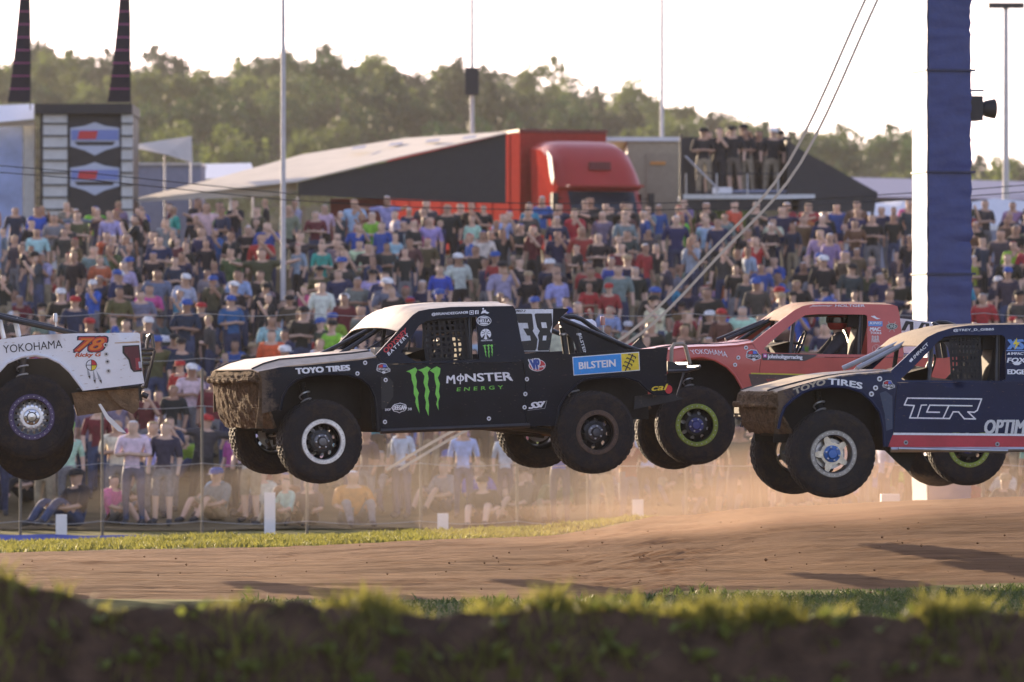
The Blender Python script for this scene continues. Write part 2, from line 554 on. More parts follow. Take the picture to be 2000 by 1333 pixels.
tag(o, 'far wood covering the ridge on either side of the view', 'wood', kind='stuff')

# ------------------------------------------------------------------ grass
def blades(name, spots, mat, wl=(0.004, 0.009), hl=(0.04, 0.12), lean=0.5, seed=1):
    rnd = random.Random(seed); v = []; f = []
    for (x, y, z, sc) in spots:
        h = rnd.uniform(*hl) * sc; w = rnd.uniform(*wl) * (0.6 + 0.4 * sc)
        a = rnd.uniform(0, math.pi); dx, dy = math.cos(a) * w, math.sin(a) * w
        lx, ly = rnd.gauss(0, lean) * h, rnd.gauss(0, lean) * h
        i = len(v)
        v += [(x - dx, y - dy, z), (x + dx, y + dy, z), (x + dx * .8 + lx * .35, y + dy * .8 + ly * .35, z + h * .55),
              (x - dx * .8 + lx * .35, y - dy * .8 + ly * .35, z + h * .55), (x + lx, y + ly, z + h)]
        f += [(i, i + 1, i + 2, i + 3), (i + 3, i + 2, i + 4)]
    me = bpy.data.meshes.new(name); me.from_pydata(v, [], f); me.materials.append(mat)
    o = bpy.data.objects.new(name, me); COL.objects.link(o)
    return o

m_gr1 = M('grass_blades', (0.21, 0.20, 0.045), 0.6, var=0.45, vs=3.0, trans=0.62)
m_gr2 = M('dry_grass_blades', (0.27, 0.26, 0.06), 0.7, var=0.3, vs=1.2, trans=0.4)
rg = random.Random(3)
sp = []
def clumpy(x, y, k): return nz(x * 2.2, y * 2.2, k) + 0.6 * nz(x * 6, y * 6, k + 3)
while len(sp) < 20000:
    x = rg.uniform(-3.3, 3.3); y = BY - .62 + rg.random() ** 1.2 * 3.0
    c = clumpy(x, y, 1)
    if c < rg.uniform(-0.25, 0.45) - 0.10 * sstep(-1, 1.4, x) + .06 : continue
    if y < BY - .07 and rg.random() < 0.8: continue
    sp.append((x, y, BH(x, y) - 0.01, max(0.35, 0.7 + c * 0.9)))
tag(blades('berm_grass', sp, m_gr1, wl=(.005, .011), hl=(0.04, 0.16), seed=2), 'sunlit tufts of green grass along the top of the foreground berm', 'grass', kind='stuff')
# weeds with broad leaves on the berm face
wv = MB(); rw_ = random.Random(12)
for k in range(330):
    x = rw_.uniform(-2.6, 2.6); y = BY - 1.1 * rw_.random() ** .8; z = BH(x, y)
    for j in range(rw_.randint(4, 9)):
        a = rw_.uniform(0, 6.28); L = rw_.uniform(0.03, 0.085); w = L * 0.32
        d = Vector((math.cos(a), math.sin(a), rw_.uniform(0.2, 1.2))).normalized(); u = d.cross(Vector((0, 0, 1))).normalized() * w
        p = Vector((x, y, z)) + Vector((rw_.gauss(0, .02), rw_.gauss(0, .02), rw_.uniform(0, .05)))
        wv.add([p, p + d * L * .5 + u, p + d * L, p + d * L * .5 - u], [(0, 1, 2, 3)])
tag(wv.build('berm_weeds', M('weed_leaves', (0.20, 0.23, 0.045), 0.6, var=0.4, vs=5, trans=0.45), smooth=False), 'low broad leaved weeds rooted in the dark face of the foreground berm', 'weeds', kind='stuff')
# grass verge beyond the track, and the green patch this side of it at the right
sp = []
while len(sp) < 26000:
    x = rg.uniform(-8, 3.0); y = rg.uniform(69.0, 75.5)
    if y < track_far(x) - 0.35 + 0.5 * rg.random(): continue
    sp.append((x, y, H(x, y) - 0.01, 0.7 + 0.8 * max(0, clumpy(x * .4, y * .4, 5))))
tag(blades('verge_grass', sp, m_gr2, wl=(0.010, 0.022), hl=(0.04, 0.11), seed=5), 'strip of sunlit yellow green grass along the far edge of the dirt track', 'grass', kind='stuff')
sp = []
while len(sp) < 26000:
    x = rg.uniform(-2.5, 7); y = rg.uniform(47, 56.5)
    if y > track_near(x) + 0.7 * rg.random() or (x < 0.6 and rg.random() < 0.55): continue
    sp.append((x, y, H(x, y) - 0.01, 0.6 + 0.9 * max(0, clumpy(x * .5, y * .5, 7))))
tag(blades('near_grass', sp, M('green_grass_blades', (0.08, 0.11, 0.028), 0.6, var=0.4, vs=1.5, trans=0.4), wl=(0.008, 0.016), hl=(0.025, 0.085), seed=6),
    'low green grass along the near edge of the dirt track at the right', 'grass', kind='stuff')
# loose clods thrown on the track
cl = MB(); rc_ = random.Random(8)
for k in range(120):
    x = rc_.uniform(-6.5, 6.5); y = rc_.uniform(53, 69); r_ = rc_.uniform(0.006, 0.018) * (1.8 if rc_.random() < .06 else 1)
    z = H(x, y) + 0.045
    vs = [Vector((a, b, c)) * r_ * rc_.uniform(0.6, 1.25) + Vector((x, y, z)) for a, b, c in ((1, 0, 0), (-1, 0, 0), (0, 1, 0), (0, -1, 0), (0, 0, .8), (0, 0, -.8))]
    cl.add(vs, [(0, 2, 4), (2, 1, 4), (1, 3, 4), (3, 0, 4), (2, 0, 5), (1, 2, 5), (3, 1, 5), (0, 3, 5)])
tag(cl.build('dirt_clods', m_dirt, smooth=False), 'scattered loose clods of earth on the dirt track', 'clods', kind='stuff')

# ------------------------------------------------------------------ race trucks
HW = 0.97            # half width of the bodywork
KT = 0.20            # how far the cab sides lean in
TYRE_R, TYRE_W = 0.447, 0.33

m_black = M('black_chassis', (0.018, 0.018, 0.020), 0.5, var=0.3, mud=(0.22, 0, 0, 0.04))
m_dark = M('dark_inner', (0.020, 0.018, 0.016), 0.85, var=0.3)
m_tube = M('cage_tube', (0.045, 0.045, 0.048), 0.35, metal=0.6, var=0.2, mud=(0.12, 0, 0, 0.02))
m_steel = M('bare_steel', (0.45, 0.45, 0.47), 0.32, metal=0.9, var=0.15)
m_rub = M('tyre_rubber', (0.019, 0.018, 0.020), 0.72, var=0.25, vs=5, mud=(0.33, 0, 0, 0.0), mudcol=(0.06, 0.043, 0.031), spec=.25)
m_mudflap = M('mud_caked_sheet', (0.17, 0.105, 0.055), 0.9, var=0.4, vs=9, bump=0.5)
m_coil = M('coil_spring', (0.60, 0.62, 0.66), 0.35, metal=0.5)
m_net = M('window_net', (0.014, 0.014, 0.015), 0.8)
m_seat = M('seat_fabric', (0.02, 0.02, 0.022), 0.8)
DEC = {}
def dmat(col):
    k = tuple(round(c, 3) for c in col)
    if k not in DEC:
        DEC[k] = M('decal_%d' % len(DEC), col, 0.45, var=0.10, vs=30, mud=(0.10, 0, 0, 0.06))
    return DEC[k]
WHITE = (0.78, 0.79, 0.82); GREEN = (0.16, 0.55, 0.06); RED = (0.55, 0.03, 0.035); BLUE = (0.02, 0.28, 0.72)
YEL = (0.78, 0.60, 0.03); BLK = (0.010, 0.010, 0.012); NAVY = (0.02, 0.06, 0.30); GREY = (0.35, 0.36, 0.38); ORANGE = (0.75, 0.20, 0.02)

class Truck:
    def __init__(s, name, label, anchor, D, yaw, pitch, roll, zb_px, cab_px):
        """anchor = pixel of the front wheel's hub, D = its depth; local +x nose, +y the side turned to the camera"""
        s.rot = Matrix.Rotation(R(180 + yaw), 3, 'Z') @ Matrix.Rotation(R(pitch), 3, 'Y') @ Matrix.Rotation(R(roll), 3, 'X')
        s.loc = at(anchor[0], anchor[1], D) - s.rot @ Vector((0, 1.09, 0))
        s.inv = s.rot.transposed()
        s.o = s.inv @ (Vector((0, 0, CZ)) - s.loc)
        e = thing(name, label, 'race truck', s.loc, group='race trucks in the air')
        e.rotation_euler = s.rot.to_euler()
        s.e = e
        s.zb = 99; s.xc = -99
        s.xc = s.P(*cab_px)[0]                              # behind the cab the bedside stands upright
        s.zb = s.P(*zb_px)[1]
    def ray(s, px, py):
        return s.inv @ Vector(((px - 1000) / F, 1, -(py - HY) / F))
    def P(s, px, py, yl=None):
        """local (x, z) of a pixel on the bodyside, or on the plane y = yl"""
        d = s.ray(px, py)
        if yl is not None:
            t = (yl - s.o.y) / d.y
        else:
            t = (HW - s.o.y) / d.y
            if s.o.z + t * d.z > s.zb and s.o.x + t * d.x > s.xc:
                t = (HW + KT * s.zb - KT * s.o.z - s.o.y) / (d.y + KT * d.z)
        p = s.o + d * t
        return (p.x, p.z)
    def V(s, px, py, yl):
        x, z = s.P(px, py, yl); return Vector((x, yl, z))
    def sy(s, x, z):
        return HW - (0 if z > s.zb and x <= s.xc else KT * (z - s.zb) if z > s.zb else 0.012 * (z - s.zb) ** 2)
    def panel(s, name, outer, holes, mat, t=0.02, both=True, inset=0.0, step=0.10, lift=None):
        o2 = [s.P(*p) for p in outer]; h2 = [[s.P(*p) for p in h] for h in holes]
        v, f = fill2d(o2, h2, step)
        out = []
        for sg in ((1, -1) if both else (1,)):
            mb = MB()
            n = len(v)
            top = [(x, sg * (s.sy(x, z) - inset + (lift(x, z) if lift else 0)), z) for x, z in v]
            bot = [(x, sg * (s.sy(x, z) - inset - t + (lift(x, z) if lift else 0)), z) for x, z in v]
            cnt = {}
            for q in f:
                for a, b in zip(q, q[1:] + q[:1]):
                    cnt[(a, b)] = 1
            side = [(a, b, b + n, a + n) for a, b in cnt if (b, a) not in cnt]
            mb.add(top + bot, list(f) + [tuple(i + n for i in reversed(q)) for q in f] + side)
            out.append(mb.build(name, mat, s.e, ang=0.5))
        return out
    def poly(s, name, pts, col, lay=1, yl=None, parent=None):
        """flat sticker traced in pixels, laid on the bodyside"""
        p2 = [s.P(*p, yl) for p in pts]
        v, f = fill2d(p2, (), 0.12)
        y0 = 0.0035 * lay
        mb = MB().add([(x, (s.sy(x, z) if yl is None else yl) + y0, z) for x, z in v], f)
        return mb.build(name, dmat(col), parent or s.e, smooth=False)
    def ell(s, name, c, rx, ry, col, lay=1, n=20, yl=None, ang=0.0):
        ca, sa = math.cos(R(ang)), math.sin(R(ang))
        return s.poly(name, [(c[0] + rx * math.cos(a) * ca - ry * math.sin(a) * sa, c[1] + rx * math.cos(a) * sa + ry * math.sin(a) * ca)
                             for a in (2 * math.pi * k / n for k in range(n))], col, lay, yl)
    def text(s, txt, bl, br, tr, tl, col, lay=1, bold=0.02, shear=0.0, bow=0.0, yl=None, space=1.0):
        uv, f = text2d(txt, 0.0, shear, space)
        mb = MB(); hp = math.hypot(tl[0] - bl[0], tl[1] - bl[1]); q = bold * 1.7 * hp
        steps = [(0, 0)] if bold < 0.012 else [(-q, -q * .5), (q, q * .5), (-q, q * .5), (q, -q * .5), (-q, 0), (q, 0), (0, 0)]   # heavier strokes: the outline set several times
        for k, (ox, oy) in enumerate(steps):
            y0 = 0.0035 * lay + 0.0003 * k
            v = []
            for u, w in uv:
                b = (bl[0] + (br[0] - bl[0]) * u, bl[1] + (br[1] - bl[1]) * u)
                t = (tl[0] + (tr[0] - tl[0]) * u, tl[1] + (tr[1] - tl[1]) * u)
                x, z = s.P(b[0] + (t[0] - b[0]) * w + ox, b[1] + (t[1] - b[1]) * w - bow * 4 * u * (1 - u) + oy, yl)
                v.append((x, (s.sy(x, z) if yl is None else yl) + y0, z))
            mb.add(v, f)
        return mb.build('lettering', dmat(col), s.e, smooth=False)
    def stroke(s, name, pts, w, col, lay=1, closed=False, yl=None):
        n = len(pts)
        for i in range(n if closed else n - 1):
            a, b = Vector(pts[i]), Vector(pts[(i + 1) % n]); d = (b - a).normalized(); nn = Vector((-d.y, d.x)) * w / 2; d = d * w * 0.4
            q = s.poly(name, [a - d + nn, b + d + nn, b + d - nn, a - d - nn], col, lay + 0.02 * i, yl)
    def washer(s, px, py, r=4.4, col=WHITE):
        x, z = s.P(px, py); y = s.sy(x, z); q = r / 185
        o = MB().lathe([(q * 0.42, 0.002), (q * 0.5, 0.010), (q * 0.9, 0.010), (q, 0.002)], 16, (x, y, z)).build('fastener_ring', dmat(col), s.e)
        MB().lathe([(0.001, 0.007), (q * 0.42, 0.006), (q * 0.42, 0.001)], 10, (x, y, z)).build('fastener', m_black, o)
    def tubes(s, name, paths, r, mat, mirror=True):
        """each path = list of local points; one tube object for each, and its mirror image"""
        for p in paths:
            MB().tube(p, r, 8).build(name, mat, s.e)
            if mirror:
                MB().tube([(a, -b, c) for a, b, c in p], r, 8).build(name, mat, s.e)

def tyre_mesh():
    w = TYRE_W / 2
    prof = [(0.222, -w * .80), (0.235, -w * .98), (0.29, -w * 1.04), (0.35, -w * 1.03), (0.405, -w * 0.95), (0.430, -w * .80)]
    tread = []
    for k in range(5):
        a = -w * .80 + k * w * 1.6 / 5; b = a + w * 1.6 / 5
        r1 = TYRE_R - 0.010 * abs((a + b) / 2 / w) ** 2 * 1.5
        tread += [(r1, a + 0.006), (r1, b - 0.006)]
        if k < 4: tread += [(r1 - 0.012, b - 0.003), (r1 - 0.012, b + 0.003)]
    nt_ = len(prof)
    full = prof + tread + [(r, -a) for r, a in reversed(prof)]
    def mod(i, k, r):
        if nt_ <= i < nt_ + len(tread) and (k + (i // 4) * 2) % 4 == 0: return r - 0.010
        if i in (4, 5, len(full) - 5, len(full) - 6) and k % 4 == 0: return r - 0.006
        return r
    mb = MB().lathe(full, 144, mod=mod)
    for a in (-w * 1.035, w * 1.035):                       # raised sidewall rings
        for rr in (0.300, 0.368):
            mb.lathe([(rr - .004, a * .99), (rr, a * 1.02), (rr + .004, a * .99)], 72)
    return mb.mesh('tyre', m_rub, ang=0.5)
TYRE = tyre_mesh()

def wheel(tr, c, style, steer=0.0):
    """wheel at local hub centre c; style picks the rim"""
    sgn = 1 if c[1] > 0 else -1
    w = TYRE_W / 2
    ring, disc, hub, kind = style
    barrel = MB().lathe([(0.224, -w * .85), (0.205, -w * .7), (0.190, -w * .3), (0.190, w * .35), (0.205, w * .75), (0.226, w * .92)], 40)
    o = barrel.build('wheel', disc, tr.e)
    o.location = c
    o.rotation_euler = (0, random.uniform(0, 1), steer)
    if sgn < 0: o.scale = (1, -1, 1)
    fin(bpy.data.objects.new('tyre', TYRE), 'tyre', o)
    br = MB().lathe([(0.190, w * .80), (0.188, w * .98), (0.196, w * 1.05), (0.236, w * 1.05), (0.243, w * .98), (0.240, w * .85)], 48)
    br.build('beadlock_ring', ring, o)
    bo = MB()
    for k in range(24):
        a = 2 * math.pi * k / 24
        bo.lathe([(0.0065, w * 1.04), (0.0065, w * 1.10), (0.0005, w * 1.10)], 6, (0.216 * math.cos(a), 0, 0.216 * math.sin(a)))
    bo.build('bolts', m_steel if kind != 'rust' else m_mudflap, o)['kind'] = 'stuff'
    y0 = w * 0.30
    dm = MB()
    if kind == 'spoke5':
        prof = []
        for k in range(60):
            a = 2 * math.pi * k / 60
            prof.append(((0.115 + 0.055 * max(0, math.cos(5 * a)) ** 0.7 + 0.02 * (max(0, math.cos(5 * a)) > .6)) , a))
        dm.prism([(r * math.cos(a), y0, r * math.sin(a)) for r, a in prof], (0, 0.035, 0))
    else:
        nh = {'slot': 16, 'hole': 10, 'rust': 8, 'hole8': 8}[kind]
        ro, ri = (0.192, 0.105)
        v2, f2 = fill2d([(ro * math.cos(2 * math.pi * k / 64), ro * math.sin(2 * math.pi * k / 64)) for k in range(64)],
                        [[(0.148 * math.cos(2 * math.pi * h / nh) + (0.030 if kind != 'slot' else 0.034) * (math.cos(q) * math.cos(2 * math.pi * h / nh) - (0.75 if kind != 'slot' else .42) * math.sin(q) * math.sin(2 * math.pi * h / nh)),
                           0.148 * math.sin(2 * math.pi * h / nh) + (0.030 if kind != 'slot' else 0.034) * (math.cos(q) * math.sin(2 * math.pi * h / nh) + (0.75 if kind != 'slot' else .42) * math.sin(q) * math.cos(2 * math.pi * h / nh)))
                          for q in (2 * math.pi * j / 10 for j in range(10))] for h in range(nh)], 0.03)
        def yy(r): return y0 + 0.05 * sstep(0.19, 0.12, r)
        dm.add([(x, yy(math.hypot(x, z)), z) for x, z in v2] + [(x, yy(math.hypot(x, z)) - 0.012, z) for x, z in v2],
               list(f2) + [tuple(i + len(v2) for i in reversed(q)) for q in f2])
    dm.build('wheel_disc', hub[0], o)
    MB().lathe([(0.085, y0 + .03), (0.085, y0 + .055), (0.078, y0 + .06), (0.055, y0 + .062), (0.05, y0 + .085), (0.042, y0 + .095), (0.001, y0 + .097)], 28).build('hub_cap', hub[1], o)
    nb_ = MB()
    for k in range(6):
        a = 2 * math.pi * k / 6 + .3
        nb_.lathe([(0.010, y0 + .05), (0.010, y0 + .085), (0.001, y0 + .087)], 6, (0.068 * math.cos(a), 0, 0.068 * math.sin(a)))
    nb_.build('lug_nuts', m_steel, o)['kind'] = 'stuff'
    MB().lathe([(0.155, -w * .2), (0.155, -w * .12), (0.07, -w * .12), (0.07, -w * .2)], 28, closed=True).build('brake_disc', m_steel, o)
    return o

def coilover(tr, a, b, txt=False):
    a, b = Vector(a), Vector(b); d = b - a
    o = MB().tube([a, a + d * .55], 0.038, 10).tube([a + d * .5, b], 0.018, 8).build('shock_absorber', m_black, tr.e)
    u = d.normalized(); p = u.cross(Vector((1, 0.2, 0))).normalized(); q = u.cross(p)
    pts = []
    for k in range(90):
        an = k * 2 * math.pi / 12
        pts.append(a + d * (0.12 + 0.8 * k / 89) + (p * math.cos(an) + q * math.sin(an)) * 0.058)
    MB().tube(pts, 0.009, 5).build('coil_spring', m_coil, o)
    return o

def build_truck(T, S):
    """S: traced outlines in pixels and materials"""
    e = T.e; paint, mud = S['paint'], S['mudpaint']
    # bodyside panels, both sides
    T.panel('front_fender', S['fender'], (), S.get('fenderpaint', paint))
    T.panel('door', S['door'], (), paint)
    T.panel('bedside', S['quarter'], (), paint)
    T.panel('cab_side', S['green'], [S['hole']], paint, t=0.03)
    # wheel arch lips
    for nm in ('arch_f', 'arch_r'):
        for sg in (1, -1):
            pts = []
            for p in S[nm]:
                x, z = T.P(*p); pts.append((x, sg * (T.sy(x, z) + 0.012), z))
            MB().tube(pts, 0.016, 6).build('arch_lip', paint, e)
    # roof and visor, crowned
    rows = []
    prof = [T.P(*p) for p in S['roof']]
    nu = 24
    for i, (x, z) in enumerate(prof):
        row = []; yw = T.sy(x, z) - 0.004
        for k in range(nu + 1):
            u = -1 + 2 * k / nu
            cr = S.get('crown', 0.045) * (1 - abs(u) ** 2.6)
            rib = 0.012 * (1 if abs(u) < 0.5 else 0) * sstep(0.2, 0.5, i / len(prof))
            row.append((x + 0.03 * (1 - u * u) * (1 - i / len(prof)), u * yw, z + cr + rib))
        rows.append(row)
    solidify(MB().grid(rows).build('roof', mud, e, ang=0.4), 0.012)
    # hood
    prof = [T.P(*p) for p in S['hood']]
    rows = []
    for i, (x, z) in enumerate(prof):
        row = []; t = i / (len(prof) - 1)
        for k in range(nu + 1):
            u = -1 + 2 * k / nu
            bl = sstep(1.0, 0.72, abs(u))
            dip = -0.022 * (1 if 0.70 < abs(u) < 0.80 else 0)
            row.append((x + S['nosebow'] * (1 - u * u) * (1 - t) ** 3, u * (T.sy(x, min(z, T.zb)) - 0.004), z + S.get('hoodcrown', 0.075) * bl * sstep(-0.25, 0.35, t) + dip * t))
        rows.append(row)
    solidify(MB().grid(rows).build('hood', S.get('hoodmat', mud), e, ang=0.35), 0.015)
    for sg in (1, -1):                                     # dark seam between hood and fender
        MB().tube([tuple(Vector(r[3 if sg < 0 else nu - 3]) + Vector((0, 0, .006))) for r in rows], 0.011, 6).build('hood_seam', m_black, e)
    # nose: hood lip, splitter bar, fascia
    x0 = T.P(*S['hood'][0])[0]; zt = prof[0][1]
    zl = T.P(*S['lip'])[1]; zf = T.P(*S['fascia'])[1]
    def nose(vs, name, mat, th=0.02):
        rows = []
        fine = [(a[0] + (b[0] - a[0]) * q / 5, a[1] + (b[1] - a[1]) * q / 5) for a, b in zip(vs, vs[1:]) for q in range(5)] + [vs[-1]]
        for dx, z in fine:
            row = []
            for k in range(97):
                u = -1 + 2 * k / 96
                dx_ = dx; dx = dx_ + 0.016 * nz(u * 7, z * 9, 2) + 0.010 * nz(u * 19, z * 24, 5) + 0.005 * nz(u * 45, z * 55, 7)
                cx = x0 + dx + S['nosebow'] * (1 - u * u) - 0.05 * max(0, abs(u) - 0.86) / 0.14
                row.append((cx, u * HW * 0.985, z + 0.006 * math.sin(u * 9 + z * 20) + .006 * nz(u * 23, z * 9)))
                dx = dx_
            rows.append(row)
        return solidify(MB().grid(rows).build(name, mat, e, ang=0.5), th)
    fm = S['nosemat']
    nose([(0.0, zt + 0.004), (0.03, zt - 0.03), (0.035, zl + 0.02)], 'nose_lip', fm)
    nose([(0.02, zl + 0.018), (0.075, zl + 0.022), (0.085, zl - 0.004), (0.075, zl - 0.03), (0.01, zl - 0.03)], 'splitter', fm)
    hgt = zl - 0.03 - zf
    nose([(0.018, zl - 0.028), (0.0, zl - 0.03 - hgt * .3), (-0.025, zl - 0.03 - hgt * .55)], 'grille_panel', fm)
    nose([(-0.018, zl - 0.033 - hgt * .55), (-0.055, zl - 0.03 - hgt * .8), (-0.10, zf)], 'bumper', fm, 0.03)
    for sg in (1,):                                        # corner between fascia and fender
        c = [T.P(*p) for p in S['corner']]
        MB().prism([(x, sg * (HW - 0.022), z) for x, z in c], (0, sg * 0.012, 0)).build('nose_corner', fm, e)
    # chassis: floor, firewall, bulkhead, engine bay, inner arches
    wf, wr = T.P(*S['wf'], 1.09), T.P(*S['wr'], 1.09)
    xr, zr = wr
    fl = T.P(*S['floor'][0])[1]
    xa, xb = T.P(*S['floor'][0])[0], T.P(*S['floor'][1])[0]
    MB().box(((xa + xb) / 2, 0, fl + 0.05), (abs(xa - xb), HW * 1.84, 0.07)).build('floor_pan', S.get('floormat', m_dark), e)
    MB().box((xa + 0.02, 0, (fl + T.zb) / 2), (0.04, HW * 1.6, T.zb - fl - 0.1)).build('firewall', m_dark, e)
    MB().box((xa + 0.55, 0, (fl + T.zb) / 2 + .05), (1.05, 0.8, (T.zb - fl) * 0.7)).build('engine_bay', m_dark, e)
    xc = T.P(*S['cabrear'])[0]
    MB().box((xc + 0.03, 0, (fl + T.zb) / 2), (0.03, HW * 1.7, T.zb - fl)).build('rear_bulkhead', m_dark, e)
    MB().box(((xc + xr) / 2 - 0.35, 0, zr + 0.32), (abs(xc - xr) + 1.0, 0.72, 0.16)).build('rear_frame', m_dark, e)
    for sg in (1, -1):                                     # inner fender liners
        MB().box((wf[0], sg * 0.50, zr * 0 + 0.36), (1.0, 0.03, 0.5)).build('inner_fender', m_dark, e)
        MB().box((xr - .12, sg * 0.50, zr + 0.36), (1.35, 0.03, 0.5)).build('inner_fender', m_dark, e)
        MB().tube([(xa, sg * (HW - .02), fl + .03), (xb, sg * (HW - .02), fl + .03)], 0.03, 8).build('rocker_tube', S.get('rockermat', m_tube), e)
    # suspension
    for sg in (1, -1):
        for dz, dx in ((-0.10, 0.22), (0.12, 0.16)):
            MB().tube([(dx, sg * .32, dz + .1), (0, sg * .90, dz), (-dx, sg * .32, dz + .1)], 0.024, 7).build('control_arm', m_tube, e)
        coilover(T, (0.05, sg * .52, 0.62), (0.0, sg * .80, -0.05))
        coilover(T, (xr + 0.05, sg * .50, zr + 0.85), (xr + .12, sg * .70, zr + 0.02))
        MB().tube([(xb + .25, sg * .62, fl + .04), (xr, sg * .72, zr - .05)], 0.034, 8).build('trailing_arm', m_tube, e)
    MB().tube([(xr, -.85, zr), (xr, .85, zr)], 0.055, 12).build('rear_axle', m_mudflap, e)
    MB().lathe([(0.03, -.16), (0.13, -.12), (0.165, 0), (0.13, .12), (0.03, .16)], 18, (xr, 0, zr)).build('differential', m_mudflap, e)
    # wheels
    wheel(T, (wf[0], 1.09 - TYRE_W / 2, wf[1]), S['rim_f'], R(S.get('steer', 0)))
    f2 = T.P(*S['wf_far'], -0.93)
    wheel(T, (f2[0] if 'ff' in S else wf[0], -(1.09 - TYRE_W / 2), f2[1]), S['rim_f'], R(S.get('steer', 0)))
    wheel(T, (xr, 1.09 - TYRE_W / 2, zr), S['rim_r'])
    r2 = T.P(*S['wr_far'], -0.93)
    wheel(T, (xr, -(1.09 - TYRE_W / 2), r2[1]), S['rim_r'])
    # cockpit: dash, seat, steering wheel, cage
    hx = [T.P(*p) for p in S['hole']]
    xmin, xmax = min(p[0] for p in hx), max(p[0] for p in hx)
    zmin, zmax = min(p[1] for p in hx), max(p[1] for p in hx)
    T.ck = (xmin, xmax, zmin, zmax)
    MB().grid([[(xmax - 0.02, y, zmin + 0.10 - .05 * abs(y)) for y in (-.85, -.4, 0, .4, .85)], [(xmax - .30, y, zmin + 0.16 - .03 * abs(y)) for y in (-.85, -.4, 0, .4, .85)],
               [(xmax - .36, y, zmin - .12) for y in (-.85, -.4, 0, .4, .85)]]).build('dashboard', m_dark, e)
    sx = xmin + 0.26
    st = MB().box((sx, .38, zmin - .42), (.44, .46, .10)).box((sx - .20, .38, zmin + .08), (.10, .46, .62), Matrix.Rotation(-0.2, 3, 'Y'))
    st.box((sx - .28, .38, zmin + .42), (.10, .30, .22)).box((sx - .20, .62, zmin + .42), (.24, .05, .20)).box((sx - .20, .14, zmin + .42), (.24, .05, .20))
    st.build('racing_seat', m_seat, e)
    sw = MB().lathe([(0.150 + .013 * math.cos(a), .013 * math.sin(a)) for a in (k * math.pi / 3 for k in range(6))], 24, closed=True, axis='x')
    sw.tube([(0, -.15, 0), (0, .15, 0)], .010, 6).tube([(0, 0, 0), (.3, 0, -.08)], .018, 6)
    so = sw.build('steering_wheel', m_black, e); so.location = (sx + .42, .38, zmin + .12); so.rotation_euler = (0, -0.35, 0)
    zz = T.zb
    rx0, rz0 = T.P(*S['roof'][0]); rx1, rz1 = T.P(*S['roof'][-1])
    ip = T.sy(0, zmax) - 0.09; ib = HW - 0.10
    ax, az = T.P(*S['hood'][-1])
    T.tubes('cage_tube', [[(ax - .02, ib, az - .03), (T.P(*S['roof'][2])[0] - .03, ip, T.P(*S['roof'][2])[1] - .05), (xmin + .08, ip, zmax + .02)],
                          [(xmin + .09, ib, zmin - .25), (xmin + .06, ip, zmax + .02)],
                          [(xmax - .30, ib, zmin - .1), (xmax - .36, ip, zmax - .05)]], 0.024, m_tube)
    for y in (0.16, -0.16):                                # the pair of braces down the middle of the windscreen
        MB().tube([(ax + .22, y * 2.2, az + .03), (rx0 - .05, y, rz0 + .04)], 0.026, 8).build('windscreen_brace', S.get('bracemat', m_tube), e)
    MB().tube([(xmin + .06, -ip, zmax), (xmin + .06, ip, zmax)], .022, 8).build('cage_crossbar', m_tube, e)
    MB().tube([(xmin + .06, -ip, zmax), (xmin + .09, ib, zmin - .1)], .022, 8).build('cage_diagonal', m_tube, e)
    # window net on the camera side
    if S.get('net'):
        n0, n1 = S['net']
        xs_ = (T.P(*n0)[0], T.P(*n1)[0]); zs_ = (T.P(*n0)[1], T.P(*n1)[1])
        nw = MB()
        def yn(z): return T.sy(0, z) - 0.055
        for k in range(9):
            x = xs_[0] + (xs_[1] - xs_[0]) * k / 8
            nw.add([(x - .013, yn(zs_[0]), zs_[0]), (x + .013, yn(zs_[0]), zs_[0]), (x + .013, yn(zs_[1]), zs_[1]), (x - .013, yn(zs_[1]), zs_[1])], [(0, 1, 2, 3)])
        for k in range(8):
            z = zs_[0] + (zs_[1] - zs_[0]) * k / 7
            nw.add([(xs_[0], yn(z) + .003, z - .012), (xs_[1], yn(z) + .003, z - .012), (xs_[1], yn(z) + .003, z + .012), (xs_[0], yn(z) + .003, z + .012)], [(0, 1, 2, 3)])
        solidify(nw.build('window_net', m_net, e, smooth=False), 0.004)
    return wf, wr

def ringm(name, col, rough=0.35, metal=0.6): return M(name, col, rough, metal=metal, var=0.25, vs=20)
m_rimdark = M('rim_dark', (0.03, 0.03, 0.032), 0.4, metal=0.7, var=0.3)
m_hubsteel = M('hub_steel', (0.12, 0.12, 0.13), 0.35, metal=0.8)

